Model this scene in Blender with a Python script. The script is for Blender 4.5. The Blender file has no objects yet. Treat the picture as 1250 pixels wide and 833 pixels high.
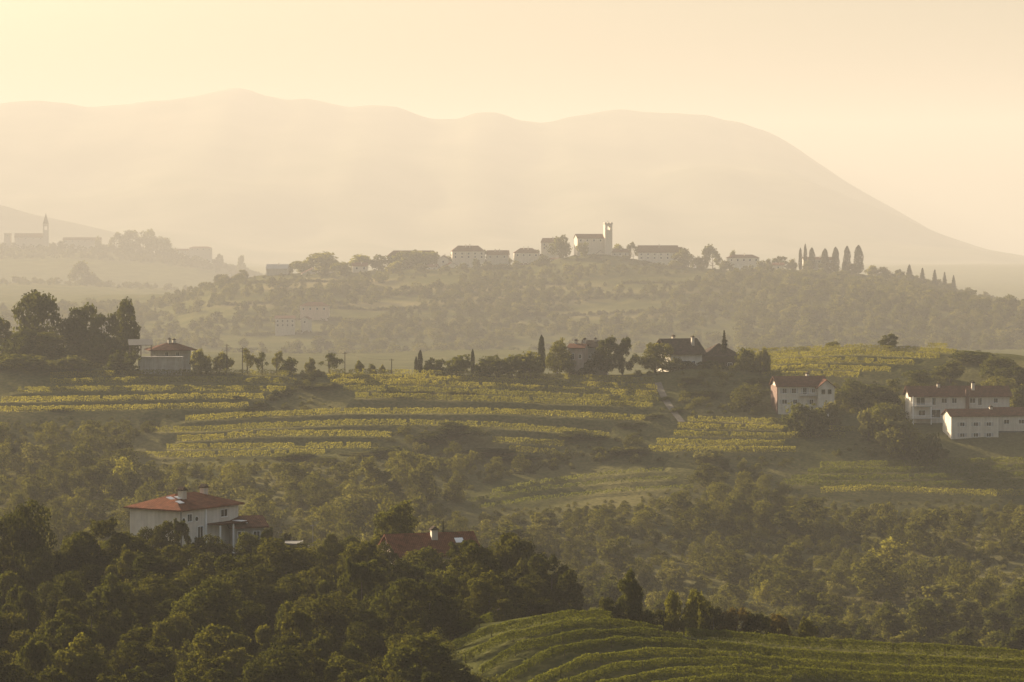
import bpy, bmesh, math, random
import numpy as np
from mathutils import Vector, Matrix

S = bpy.context.scene
COL = S.collection
R = math.radians
F = 3472.0            # focal length in photo pixels (100 mm lens on 36 mm, 1250 px wide)
CX, HY = 625.0, 300.0 # photo column straight ahead, photo row of the eye level
SUN_AZ, SUN_EL = 43.0, 18.5   # degrees to the left of the view direction, degrees up

# ------------------------------------------------------------------ camera, sky, sun, exposure
cam = bpy.data.cameras.new('camera')
cam.lens, cam.sensor_width = 100.0, 36.0
cam.shift_y = -(416.5 - HY) / 1250.0
cam.clip_start, cam.clip_end = 1.0, 60000.0
cam_o = bpy.data.objects.new('camera', cam)
COL.objects.link(cam_o)
cam_o.rotation_euler = (R(90), 0, 0)
S.camera = cam_o

world = bpy.data.worlds.new('World')
S.world = world
world.use_nodes = True
wn = world.node_tree
sky = wn.nodes.new('ShaderNodeTexSky')
sky.sky_type = 'NISHITA'
sky.sun_disc = False
sky.sun_elevation = R(SUN_EL)
sky.sun_rotation = R(-SUN_AZ)
sky.altitude = 200
sky.air_density = 1.3
sky.dust_density = 10.0
sky.ozone_density = 2.8
bg = wn.nodes['Background']
bg.inputs['Strength'].default_value = 0.05
wn.links.new(sky.outputs[0], bg.inputs['Color'])

sun = bpy.data.lights.new('sun', 'SUN')
sun.energy = 5.0
sun.angle = R(0.5)
sun.color = (1.0, 0.83, 0.60)
sun_o = bpy.data.objects.new('sun', sun)
COL.objects.link(sun_o)
sdir = Vector((-math.sin(R(SUN_AZ)) * math.cos(R(SUN_EL)), math.cos(R(SUN_AZ)) * math.cos(R(SUN_EL)), math.sin(R(SUN_EL))))
sun_o.rotation_euler = (-sdir).to_track_quat('-Z', 'Y').to_euler()
sun_o.location = sdir * 800

S.view_settings.view_transform = 'Standard'
S.view_settings.look = 'None'
S.view_settings.exposure = 1.98
S.view_settings.gamma = 1.0
S.render.engine = 'CYCLES'
S.cycles.use_denoising = True
S.cycles.max_bounces = 6
S.cycles.diffuse_bounces = 2
S.cycles.transmission_bounces = 4
S.cycles.volume_bounces = 0
S.cycles.use_adaptive_sampling = False
S.cycles.transparent_max_bounces = 8

HAZE_DENSITY = 0.000116
HAZE_COLOR = (0.645, 0.624, 0.592)
HAZE_G = 0.08

# ------------------------------------------------------------------ small helpers
def link(o, parent=None):
    COL.objects.link(o)
    if parent is not None:
        o.parent = parent
    return o

def tag(o, label=None, cat=None, group=None, kind=None):
    if label: o['label'] = label
    if cat: o['category'] = cat
    if group: o['group'] = group
    if kind: o['kind'] = kind
    return o

def empty(name, loc, rz=0.0):
    o = bpy.data.objects.new(name, None)
    o.empty_display_size = 1.0
    o.location = loc
    o.rotation_euler = (0, 0, rz)
    return link(o)

def mesh_np(name, v, quads, mat=None, smooth=False, tris=None):
    me = bpy.data.meshes.new(name)
    v = np.asarray(v, dtype=np.float32)
    nq = 0 if quads is None else len(quads)
    nt = 0 if tris is None else len(tris)
    me.vertices.add(len(v)); me.vertices.foreach_set('co', v.ravel())
    li = []
    if nq: li.append(np.asarray(quads, dtype=np.int32).ravel())
    if nt: li.append(np.asarray(tris, dtype=np.int32).ravel())
    li = np.concatenate(li)
    me.loops.add(len(li)); me.loops.foreach_set('vertex_index', li)
    st = np.concatenate([np.arange(nq) * 4, nq * 4 + np.arange(nt) * 3]).astype(np.int32)
    me.polygons.add(nq + nt); me.polygons.foreach_set('loop_start', st)
    if smooth: me.polygons.foreach_set('use_smooth', np.ones(nq + nt, dtype=bool))
    me.update(calc_edges=True)
    if mat: me.materials.append(mat)
    return me

def obj(name, me, parent=None, loc=None):
    o = bpy.data.objects.new(name, me)
    if loc is not None: o.location = loc
    return link(o, parent)

class MB:
    """collects boxes, prisms and tubes, then becomes one mesh object"""
    def __init__(s): s.v, s.f = [], []
    def add(s, vs, fs):
        n = len(s.v); s.v += [tuple(p) for p in vs]; s.f += [tuple(i + n for i in f) for f in fs]; return s
    def box(s, x0, x1, y0, y1, z0, z1):
        return s.add([(x0,y0,z0),(x1,y0,z0),(x1,y1,z0),(x0,y1,z0),(x0,y0,z1),(x1,y0,z1),(x1,y1,z1),(x0,y1,z1)],
                     [(0,3,2,1),(4,5,6,7),(0,1,5,4),(1,2,6,5),(2,3,7,6),(3,0,4,7)])
    def prism(s, poly, axis, a, b):
        """poly: 2-D outline; axis 'x': (y,z) outline from x=a to x=b; axis 'y': (x,z) outline"""
        n = len(poly)
        if axis == 'x': vs = [(a,p,q) for p,q in poly] + [(b,p,q) for p,q in poly]
        elif axis == 'y': vs = [(p,a,q) for p,q in poly] + [(p,b,q) for p,q in poly]
        else: vs = [(p,q,a) for p,q in poly] + [(p,q,b) for p,q in poly]
        fs = [tuple(range(n)), tuple(range(2*n-1, n-1, -1))] + [(i,(i+1)%n,n+(i+1)%n,n+i) for i in range(n)]
        return s.add(vs, fs)
    def tube(s, pts, rads, n=7, cap=True):
        base = len(s.v); fs = []; vs = []
        for i, (p, r) in enumerate(zip(pts, rads)):
            p = Vector(p)
            d = (Vector(pts[min(i+1,len(pts)-1)]) - Vector(pts[max(i-1,0)])).normalized()
            a = d.orthogonal().normalized() if abs(d.z) < .95 else Vector((1,0,0))
            a = (a - d * a.dot(d)).normalized(); b = d.cross(a)
            for k in range(n):
                t = 2*math.pi*k/n
                vs.append(p + (a*math.cos(t) + b*math.sin(t))*r)
        for i in range(len(pts)-1):
            for k in range(n):
                fs.append((i*n+k, i*n+(k+1)%n, (i+1)*n+(k+1)%n, (i+1)*n+k))
        if cap:
            fs.append(tuple(range(n-1,-1,-1))); fs.append(tuple((len(pts)-1)*n+k for k in range(n)))
        return s.add(vs, fs)
    def mesh(s, name, mat):
        me = bpy.data.meshes.new(name)
        me.from_pydata(s.v, [], s.f)
        bm = bmesh.new(); bm.from_mesh(me); bmesh.ops.recalc_face_normals(bm, faces=bm.faces); bm.to_mesh(me); bm.free()
        me.materials.append(mat)
        return me
    def build(s, name, mat, parent=None, loc=None):
        return obj(name, s.mesh(name, mat), parent, loc)

# ------------------------------------------------------------------ materials
def new_mat(name):
    m = bpy.data.materials.new(name); m.use_nodes = True
    nt = m.node_tree
    for n in list(nt.nodes):
        if n.type != 'OUTPUT_MATERIAL': nt.nodes.remove(n)
    return m, nt, nt.nodes['Material Output']

def N(nt, t, **kw):
    n = nt.nodes.new(t)
    for k, v in kw.items():
        if k in n.inputs: n.inputs[k].default_value = v
        else: setattr(n, k, v)
    return n

def ramp(nt, stops):
    r = N(nt, 'ShaderNodeValToRGB')
    el = r.color_ramp.elements
    while len(el) < len(stops): el.new(0.5)
    for e, (p, c) in zip(el, stops): e.position = p; e.color = (*c, 1)
    return r

def leaf_mat(name, dark, mid, light, trans=0.40, scale=0.35, tcol=1.25):
    """leaves: diffuse and light coming through, colour by leaf, by clump and by tree"""
    m, nt, out = new_mat(name)
    L = nt.links.new
    geo = N(nt, 'ShaderNodeNewGeometry'); oi = N(nt, 'ShaderNodeObjectInfo')
    noi = N(nt, 'ShaderNodeTexNoise', Scale=scale, Detail=3.0)
    L(geo.outputs['Position'], noi.inputs['Vector'])
    a = N(nt, 'ShaderNodeMath', operation='MULTIPLY_ADD'); a.inputs[1].default_value = 0.42; a.inputs[2].default_value = 0.03
    L(noi.outputs[0], a.inputs[0])
    b = N(nt, 'ShaderNodeMath', operation='MULTIPLY_ADD'); b.inputs[1].default_value = 0.20
    L(geo.outputs['Random Per Island'], b.inputs[0]); L(a.outputs[0], b.inputs[2])
    c = N(nt, 'ShaderNodeMath', operation='MULTIPLY_ADD'); c.inputs[1].default_value = 0.36
    L(oi.outputs['Random'], c.inputs[0]); L(b.outputs[0], c.inputs[2])
    rp = ramp(nt, [(0.12, dark), (0.48, mid), (0.86, light)])
    L(c.outputs[0], rp.inputs[0])
    d = N(nt, 'ShaderNodeBsdfDiffuse'); L(rp.outputs[0], d.inputs['Color'])
    tc = N(nt, 'ShaderNodeMixRGB', blend_type='MULTIPLY'); tc.inputs[0].default_value = 1.0
    tc.inputs[2].default_value = (1.25*tcol, 1.15*tcol, 0.55*tcol, 1)
    L(rp.outputs[0], tc.inputs[1])
    t = N(nt, 'ShaderNodeBsdfTranslucent'); L(tc.outputs[0], t.inputs['Color'])
    mx = N(nt, 'ShaderNodeMixShader'); mx.inputs[0].default_value = trans
    L(d.outputs[0], mx.inputs[1]); L(t.outputs[0], mx.inputs[2])
    L(mx.outputs[0], out.inputs['Surface'])
    return m

def rough_mat(name, c1, c2, scale=1.0, rough=0.9, bump=0.0, detail=6.0, stripes=None, extra=None):
    m, nt, out = new_mat(name)
    L = nt.links.new
    tc = N(nt, 'ShaderNodeTexCoord')
    noi = N(nt, 'ShaderNodeTexNoise', Scale=scale, Detail=detail, Roughness=0.62)
    L(tc.outputs['Object'], noi.inputs['Vector'])
    rp = ramp(nt, [(0.3, c1), (0.7, c2)])
    L(noi.outputs[0], rp.inputs[0])
    p = N(nt, 'ShaderNodeBsdfPrincipled', Roughness=rough)
    p.inputs['Specular IOR Level'].default_value = 0.25
    col = rp.outputs[0]
    if stripes:  # streaks of rain dirt running down
        mp = N(nt, 'ShaderNodeMapping'); mp.inputs['Scale'].default_value = stripes
        L(tc.outputs['Object'], mp.inputs['Vector'])
        n2 = N(nt, 'ShaderNodeTexNoise', Scale=1.0, Detail=4.0); L(mp.outputs[0], n2.inputs['Vector'])
        r2 = ramp(nt, [(0.42, (0.66, 0.62, 0.55)), (0.62, (1, 1, 1))]); L(n2.outputs[0], r2.inputs[0])
        mm = N(nt, 'ShaderNodeMixRGB', blend_type='MULTIPLY'); mm.inputs[0].default_value = 0.35
        L(col, mm.inputs[1]); L(r2.outputs[0], mm.inputs[2]); col = mm.outputs[0]
    L(col, p.inputs['Base Color'])
    if bump:
        bp = N(nt, 'ShaderNodeBump', Strength=bump); L(noi.outputs[0], bp.inputs['Height']); L(bp.outputs[0], p.inputs['Normal'])
    L(p.outputs[0], out.inputs['Surface'])
    return m

def tile_mat(name, c1, c2):
    """clay roof tiles: courses and columns as bump and colour"""
    m, nt, out = new_mat(name)
    L = nt.links.new
    tc = N(nt, 'ShaderNodeTexCoord')
    br = N(nt, 'ShaderNodeTexBrick', Scale=1.0)
    br.inputs['Color1'].default_value = (*c1, 1); br.inputs['Color2'].default_value = (*c2, 1)
    br.inputs['Mortar'].default_value = (c1[0]*.35, c1[1]*.35, c1[2]*.35, 1)
    br.inputs['Mortar Size'].default_value = 0.03
    br.inputs['Brick Width'].default_value = 0.34; br.inputs['Row Height'].default_value = 0.30
    L(tc.outputs['Object'], br.inputs['Vector'])
    noi = N(nt, 'ShaderNodeTexNoise', Scale=0.9, Detail=6.0); L(tc.outputs['Object'], noi.inputs['Vector'])
    r2 = ramp(nt, [(0.3, (0.55, 0.55, 0.52)), (0.65, (1.1, 1.0, 0.95))]); L(noi.outputs[0], r2.inputs[0])
    mm = N(nt, 'ShaderNodeMixRGB', blend_type='MULTIPLY'); mm.inputs[0].default_value = 0.9
    L(br.outputs[0], mm.inputs[1]); L(r2.outputs[0], mm.inputs[2])
    p = N(nt, 'ShaderNodeBsdfPrincipled', Roughness=0.95); p.inputs['Specular IOR Level'].default_value = 0.02
    L(mm.outputs[0], p.inputs['Base Color'])
    bp = N(nt, 'ShaderNodeBump', Strength=0.6, Distance=0.05); L(br.outputs[1], bp.inputs['Height']); L(bp.outputs[0], p.inputs['Normal'])
    L(p.outputs[0], out.inputs['Surface'])
    return m

M = {}
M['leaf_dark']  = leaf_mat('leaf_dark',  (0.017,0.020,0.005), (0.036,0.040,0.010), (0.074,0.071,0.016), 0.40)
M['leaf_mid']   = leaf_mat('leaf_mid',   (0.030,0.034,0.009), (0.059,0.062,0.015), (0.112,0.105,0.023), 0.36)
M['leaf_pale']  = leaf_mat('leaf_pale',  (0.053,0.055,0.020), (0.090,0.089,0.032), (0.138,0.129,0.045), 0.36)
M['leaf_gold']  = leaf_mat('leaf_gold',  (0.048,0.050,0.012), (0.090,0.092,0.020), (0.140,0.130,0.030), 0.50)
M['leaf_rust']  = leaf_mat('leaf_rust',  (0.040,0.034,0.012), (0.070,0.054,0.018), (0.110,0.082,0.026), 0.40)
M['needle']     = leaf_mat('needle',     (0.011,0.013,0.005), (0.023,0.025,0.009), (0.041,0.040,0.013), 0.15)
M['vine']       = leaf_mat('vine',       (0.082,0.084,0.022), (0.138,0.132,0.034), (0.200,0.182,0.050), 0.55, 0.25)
M['vine_dim']  = leaf_mat('vine_dim',  (0.034,0.040,0.008), (0.060,0.068,0.012), (0.102,0.108,0.020), 0.46, 0.4)  # darker copy of the vine leaves; stands for shade on some rows
M['vine_shade']  = leaf_mat('vine_shade',  (0.018,0.021,0.005), (0.032,0.036,0.008), (0.060,0.060,0.013), 0.40, 0.4)  # vine leaves with slope shade put into the colour; no row uses it
M['leaf_dark_shade']  = leaf_mat('leaf_dark_shade',  (0.013,0.016,0.004), (0.028,0.031,0.007), (0.058,0.056,0.012), 0.42)  # copy of leaf_dark with the near wood's shade in its colour
M['leaf_mid_shade']  = leaf_mat('leaf_mid_shade',  (0.020,0.024,0.006), (0.042,0.046,0.010), (0.084,0.080,0.016), 0.46)  # copy of leaf_mid, darkened likewise for the shaded near wood
M['bark']       = rough_mat('bark', (0.050,0.038,0.026), (0.110,0.085,0.060), 4.0, bump=0.4)
M['render_white'] = rough_mat('render_white', (0.53,0.47,0.37), (0.66,0.60,0.49), 0.5, stripes=(1.6,1.6,0.12))
M['render_cream'] = rough_mat('render_cream', (0.50,0.43,0.33), (0.62,0.54,0.42), 0.7, stripes=(1.6,1.6,0.12))
M['render_villa']  = rough_mat('render_villa', (0.54,0.48,0.39), (0.66,0.59,0.48), 0.6, stripes=(1.6,1.6,0.12))
M['render_pink']  = rough_mat('render_pink', (0.36,0.27,0.21), (0.46,0.35,0.27), 0.7, stripes=(1.6,1.6,0.12))
M['render_grey']  = rough_mat('render_grey', (0.30,0.27,0.22), (0.42,0.38,0.31), 0.7, stripes=(1.6,1.6,0.12))
M['stone']      = rough_mat('stone', (0.22,0.19,0.15), (0.40,0.35,0.28), 2.2, bump=0.5)
M['brick']      = rough_mat('brick', (0.12,0.068,0.046), (0.17,0.095,0.065), 2.5)
M['tile_red']   = tile_mat('tile_red', (0.145,0.054,0.029), (0.205,0.080,0.043))
M['tile_brown'] = tile_mat('tile_brown', (0.115,0.056,0.036), (0.170,0.082,0.052))
M['tile_dark']  = tile_mat('tile_dark', (0.060,0.045,0.036), (0.095,0.070,0.055))
M['dark_wood']  = rough_mat('dark_wood', (0.045,0.030,0.020), (0.080,0.055,0.036), 3.0)
M['pale_wood']  = rough_mat('pale_wood', (0.20,0.16,0.11), (0.30,0.24,0.17), 3.0)
M['concrete']   = rough_mat('concrete', (0.30,0.28,0.24), (0.42,0.39,0.34), 1.5)
M['gravel']     = rough_mat('gravel', (0.07,0.065,0.055), (0.13,0.12,0.10), 3.0)
M['metal_dark'] = rough_mat('metal_dark', (0.08,0.075,0.07), (0.13,0.12,0.11), 3.0, 0.55)
M['white_paint']= rough_mat('white_paint', (0.70,0.67,0.61), (0.80,0.77,0.71), 1.0, 0.6)
M['shutter']    = rough_mat('shutter', (0.13,0.10,0.07), (0.19,0.15,0.10), 3.0, 0.7)
M['shutter_grey']= rough_mat('shutter_grey', (0.34,0.31,0.27), (0.44,0.40,0.35), 3.0, 0.7)

def glass_mat():
    m, nt, out = new_mat('window_glass')
    p = N(nt, 'ShaderNodeBsdfPrincipled', Roughness=0.08)
    p.inputs['Base Color'].default_value = (0.02, 0.02, 0.022, 1); p.inputs['Specular IOR Level'].default_value = 0.6
    nt.links.new(p.outputs[0], out.inputs['Surface'])
    return m
M['glass'] = glass_mat()

def ground_mat():
    m, nt, out = new_mat('hill_ground')
    L = nt.links.new
    geo = N(nt, 'ShaderNodeNewGeometry')
    n1 = N(nt, 'ShaderNodeTexNoise', Scale=0.035, Detail=5.0); L(geo.outputs['Position'], n1.inputs['Vector'])
    n2 = N(nt, 'ShaderNodeTexNoise', Scale=0.9, Detail=6.0); L(geo.outputs['Position'], n2.inputs['Vector'])
    mx = N(nt, 'ShaderNodeMath', operation='MULTIPLY_ADD'); mx.inputs[1].default_value = 0.55; L(n2.outputs[0], mx.inputs[0])
    s = N(nt, 'ShaderNodeMath', operation='MULTIPLY'); s.inputs[1].default_value = 0.5; L(n1.outputs[0], s.inputs[0]); L(s.outputs[0], mx.inputs[2])
    rp = ramp(nt, [(0.36, (0.034,0.036,0.012)), (0.52, (0.060,0.060,0.020)), (0.70, (0.105,0.092,0.036))])
    L(mx.outputs[0], rp.inputs[0])
    at = N(nt, 'ShaderNodeAttribute', attribute_name='dry')
    dry = ramp(nt, [(0.3, (0.16,0.13,0.060)), (0.7, (0.24,0.19,0.095))]); L(n2.outputs[0], dry.inputs[0])
    mm = N(nt, 'ShaderNodeMixRGB'); L(at.outputs['Fac'], mm.inputs[0]); L(rp.outputs[0], mm.inputs[1]); L(dry.outputs[0], mm.inputs[2])
    d = N(nt, 'ShaderNodeBsdfDiffuse'); L(mm.outputs[0], d.inputs['Color'])
    bp = N(nt, 'ShaderNodeBump', Strength=0.8, Distance=0.5); L(n2.outputs[0], bp.inputs['Height']); L(bp.outputs[0], d.inputs['Normal'])
    L(d.outputs[0], out.inputs['Surface'])
    return m
M['ground'] = ground_mat()

def mountain_mat():
    m, nt, out = new_mat('mountain_ground')
    L = nt.links.new
    geo = N(nt, 'ShaderNodeNewGeometry')
    n1 = N(nt, 'ShaderNodeTexNoise', Scale=0.003, Detail=8.0); L(geo.outputs['Position'], n1.inputs['Vector'])
    rp = ramp(nt, [(0.35, (0.05,0.055,0.03)), (0.65, (0.12,0.11,0.07))]); L(n1.outputs[0], rp.inputs[0])
    d = N(nt, 'ShaderNodeBsdfDiffuse'); L(rp.outputs[0], d.inputs['Color']); L(d.outputs[0], out.inputs['Surface'])
    return m
M['mountain'] = mountain_mat()
M['track'] = rough_mat('track', (0.085,0.072,0.05), (0.14,0.115,0.08), 0.8, bump=0.3)

# ------------------------------------------------------------------ terrain: eight hill lines, near to far, as heights over (x, y)
def prof(*pts): return np.array(pts, dtype=float)
def zc(z): return ('z', z)
ST = [  # distance, either one height or (photo column, photo row of the ground there)
    (-900, zc(-95)), (-120, zc(-24)), (0, zc(-12)), (50, zc(-23)), (100, zc(-34)), (180, zc(-48)), (250, zc(-56)),
    (300, prof((-100,925),(400,925),(520,925),(600,905),(700,900),(800,895),(1000,890),(1250,895))),
    (318, prof((-100,880),(400,880),(520,880),(560,835),(600,822),(680,818),(760,818),(850,820),(930,820),(1000,826),(1250,832))),
    (336, prof((-100,845),(400,845),(500,850),(545,790),(600,762),(650,748),(690,745),(730,750),(800,763),(850,772),(900,770),(1000,777),(1130,786),(1250,792),(1400,800))),
    (350, prof((-100,815),(400,815),(500,815),(560,770),(620,757),(690,757),(740,775),(800,800),(900,810),(1000,812),(1250,820))),
    (400, prof((-100,752),(0,750),(400,752),(500,752),(600,752),(700,775),(760,820),(900,850),(1250,860))),
    (450, prof((-100,712),(0,705),(150,690),(300,687),(400,690),(500,708),(600,730),(700,790),(800,840),(1250,855))),
    (480, prof((-100,712),(0,706),(150,692),(300,690),(400,695),(500,712),(600,745),(700,800),(1250,840))),
    (540, prof((-100,770),(300,770),(500,780),(700,800),(1250,800))),
    (640, prof((-100,705),(300,708),(500,722),(700,748),(900,750),(1250,748))),
    (720, prof((-100,640),(300,640),(500,650),(700,668),(900,690),(1100,695),(1250,695))),
    (800, prof((-100,590),(200,585),(400,580),(600,600),(700,612),(800,605),(900,615),(1000,628),(1250,632))),
    (840, prof((-100,560),(0,560),(200,556),(400,552),(600,566),(700,576),(800,566),(900,570),(1000,574),(1250,575))),
    (870, prof((-100,515),(0,520),(200,522),(400,518),(600,522),(800,526),(900,530),(1000,534),(1100,532),(1250,532))),
    (900, prof((-100,475),(0,480),(200,482),(400,484),(600,486),(800,490),(900,494),(1000,500),(1100,500),(1250,500))),
    (930, prof((-100,438),(0,442),(170,452),(300,454),(400,455),(500,456),(600,457),(700,459),(790,460),(840,450),(890,450),(920,460),(1000,470),(1100,474),(1250,474))),
    (965, prof((-100,445),(0,448),(300,460),(400,462),(600,463),(700,458),(800,455),(850,447),(900,440),(1000,436),(1100,436),(1250,446))),
    (1000, prof((-100,470),(0,480),(300,482),(600,482),(700,478),(800,470),(880,436),(950,426),(1050,421),(1170,425),(1250,435),(1400,450))),
    (1090, prof((-100,505),(800,505),(900,480),(1250,480))),
    (1300, zc(-80)), (1700, zc(-84)),
    (1900, prof((-100,430),(0,430),(200,442),(600,442),(900,440),(1000,432),(1250,430))),
    (2100, prof((-100,410),(0,410),(200,415),(300,408),(400,402),(600,402),(800,398),(900,395),(1000,380),(1100,372),(1180,371),(1250,377),(1400,392))),
    (2300, prof((-100,395),(0,395),(200,392),(260,372),(300,364),(400,360),(600,358),(800,352),(900,350),(1000,349),(1100,355),(1200,386),(1250,394))),
    (2500, prof((-100,382),(0,382),(200,372),(260,348),(320,334),(400,331),(500,329),(600,323),(650,319),(700,309),(745,308),(800,320),(880,327),(960,329),(1050,332),(1100,345),(1170,358),(1250,380))),
    (2700, prof((-100,375),(0,375),(300,352),(500,345),(700,335),(900,345),(1250,390))),
    (3200, prof((-100,358),(100,358),(300,366),(600,366),(1250,385))),
    (3600, prof((-100,345),(0,346),(100,347),(200,352),(300,360),(600,364),(1250,375))),
    (4000, prof((-100,354),(300,360),(1250,365))),
    (4500, prof((-300,312),(-100,305),(0,302),(60,302),(150,305),(200,311),(250,318),(300,333),(340,346),(600,350),(1250,352))),
    (5000, prof((-300,325),(0,322),(300,342),(1250,345))),
    (6000, zc(-60)), (12500, zc(-60)),
]
FK = 1.32   # everything past the second valley lies this much farther off
ST = [(Y * FK if Y > 1290 else Y, p) for Y, p in ST]
UX = np.arange(-900, 2151, 6.0)
YS = np.concatenate([np.arange(-900, 240, 20.0), np.arange(240, 296, 4.0), np.arange(296, 360, 1.0), np.arange(360, 830, 2.5), np.arange(830, 1012, 0.8), np.arange(1012, 1100, 4.0), np.arange(1100, 3700, 12.0), np.arange(3700, 6900, 40.0), np.arange(6900, 16600, 200.0)])
def W(Y): return np.maximum(Y, 700.0)
XG = (UX[None, :] - CX) / F * W(YS)[:, None]
_rows = []
for (Y, p) in ST:
    if isinstance(p, tuple): _rows.append(lambda x, z=p[1]: np.full_like(x, z)); continue
    def f(x, Y=Y, p=p):
        px = CX + x * F / Y
        py = sum(np.interp(px + d, p[:, 0], p[:, 1]) for d in (-24, -12, 0, 12, 24)) / 5
        return -(py - HY) / F * Y
    _rows.append(f)
SY = np.array([s[0] for s in ST], dtype=float)
ZG = np.zeros_like(XG)
for i, Y in enumerate(YS):
    k = int(np.clip(np.searchsorted(SY, Y, side='right') - 1, 0, len(SY) - 2))
    t = (Y - SY[k]) / (SY[k+1] - SY[k])
    ZG[i] = (1-t) * _rows[k](XG[i] * (SY[k]/Y if Y > 700 and SY[k] > 700 else 1)) + t * _rows[k+1](XG[i] * (SY[k+1]/Y if Y > 700 and SY[k+1] > 700 else 1))
_Z0 = ZG.copy()
for i, Y in enumerate(YS):
    sg = 3.5 if Y < 1100 else 22.0
    w = np.exp(-((YS - Y) / sg) ** 2 / 2) * np.gradient(YS); k = np.nonzero(w > 1e-3 * w.max())[0]
    ZG[i] = (w[k, None] * _Z0[k]).sum(0) / w[k].sum()
def wob(x, y, s, seed):
    r = np.random.RandomState(seed); o = 0
    for k in range(5):
        a = r.uniform(0, 6.28); f = s * r.uniform(.6, 1.7); ph = r.uniform(0, 6.28)
        o = o + np.sin((x*math.cos(a) + y*math.sin(a)) * f + ph)
    return o / 5
YG = np.repeat(YS[:, None], len(UX), axis=1)
_amp = np.clip((YG - 200) / 400, 0, 1)
ZG += _amp * (0.5 * wob(XG, YG, 0.16, 1) + 0.25 * wob(XG, YG, 0.5, 2)) * np.clip(YG / 900, .4, 3)
ZG += np.clip((YG-1300)/500, 0, 1) * 2.5 * wob(XG, YG, 0.02, 3)

# the vine rows, as lines of photo pixels, and the terraces they stand on
NEAR_LEFT = [
    [(541,778),(578,760),(635,743),(674,738),(720,743)],
    [(547,791),(597,770),(674,753),(727,749),(770,755)],
    [(564,804),(616,778),(693,762),(758,760),(812,770)],
    [(585,820),(635,789),(712,774),(789,772),(836,780)],
    [(600,838),(674,795),(750,783),(827,785),(866,793)],
    [(635,842),(712,806),(789,797),(846,797),(904,803)],
    [(672,842),(750,816),(827,808),(904,808),(939,814)],
    [(715,842),(808,822),(904,818),(955,824)],
    [(770,842),(885,828),(970,833)],
]
NEAR_RIGHT = [
    [(870,757),(889,759),(1008,767),(1140,776),(1250,783),(1330,788)],
    [(835,771),(964,783),(1140,793),(1250,799),(1330,803)],
    [(850,786),(964,798),(1096,805),(1250,811),(1330,815)],
    [(905,803),(980,812),(1096,818),(1250,823),(1330,826)],
    [(950,819),(1050,826),(1250,835),(1330,837)],
]
MIDC = [
    [(400,455),(500,456),(600,458),(700,461),(800,466)],
    [(398,461),(500,462),(600,465),(700,469),(803,474)],
    [(402,467),(500,468),(600,472),(700,477),(806,482)],
    [(418,475),(500,476),(600,480),(700,485),(806,489)],
    [(432,484),(500,485),(600,488),(700,492),(800,496)],
]
MIDL = [
    [(225,512),(279,509),(420,503),(600,503),(700,507),(790,512)],
    [(181,526),(250,525),(302,522),(420,517),(500,517),(600,520),(700,528),(745,533)],
    [(215,537),(260,535),(302,531),(420,530),(480,532)],
    [(600,538),(640,540),(690,543)],
    [(202,547),(300,546),(430,545),(455,546)],
    [(161,556),(240,557),(316,556),(400,553)],
    [(620,549),(680,553)],
]
MIDW = [
    [(60,459),(145,457),(250,455),(363,457)],
    [(60,467),(165,465),(222,464),(365,466)],
    [(20,477),(100,476),(191,475),(336,476),(352,476)],
    [(0,489),(120,488),(242,485),(325,485)],
    [(-40,501),(100,500),(220,497),(305,496)],
]
MIDR = [
    [(838,512),(920,515),(1025,516)],
    [(826,521),(920,523),(1047,525)],
    [(821,530),(920,533),(1035,532)],
    [(800,540),(870,542),(960,542)],
    [(790,549),(870,550),(973,550)],
]
HILL = [[(915,424),(1050,418),(1175,424)],[(905,430),(1050,424),(1170,430)],[(905,437),(1040,431),(1150,436)],[(908,444),(1030,440),(1120,444)],[(912,451),(1000,449),(1090,452)],[(930,458),(1000,457),(1050,459)]]
LOWR = [[(1000,569),(1100,567),(1290,562)],[(985,577),(1100,575),(1290,571)],[(965,585),(1060,585),(1290,580)],[(955,590),(1080,594),(1290,590)],[(1000,600),(1060,597),(1185,603),(1290,603)]]
DIM = [[(600,600),(660,588),(740,578),(810,573)],[(570,612),(650,598),(740,588),(830,583)],[(575,620),(660,608),(760,598),(850,594)]]

def terrace(families, Y0, Y1, drop):
    """cut the slope into steps: level strip behind each row, steep dark bank in front of it"""
    i0, i1 = np.searchsorted(YS, Y0), np.searchsorted(YS, Y1)
    src = ZG.copy(); yy = YS[i0:i1]
    for j, u in enumerate(UX):
        if u < -120 or u > 1370: continue
        col = HY - src[i0:i1, j] * F / yy      # photo row of the ground along this column
        px = CX + XG[i0:i1, j] * F / yy
        at = []
        for fam in families:
            for r in fam:
                r = np.array(r, float)
                if not (r[0, 0] - 3 <= u <= r[-1, 0] + 3): continue
                q = np.interp(u, r[:, 0], r[:, 1]) + drop
                k = np.nonzero(col <= q)[0]
                if len(k): at.append(yy[k[0]])
        at = sorted(at)
        for a, b in zip(at[:-1], at[1:]):
            if b - a < 2.2 or b - a > 22: continue
            k = np.nonzero((YS >= a) & (YS <= b))[0]
            if len(k) < 3: continue
            t = (YS[k] - a) / (b - a); za, zb = np.interp([a, b], YS, src[:, j])
            st = np.clip((t - .42) / .46, 0, 1); st = st * st * (3 - 2 * st)
            ZG[k, j] = src[k, j] + .85 * ((za + (zb - za) * st) - (za + (zb - za) * t))
terrace([MIDC, MIDL, MIDW, MIDR, LOWR, DIM], 760, 950, 3)
terrace([HILL], 925, 1010, 3)

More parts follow.
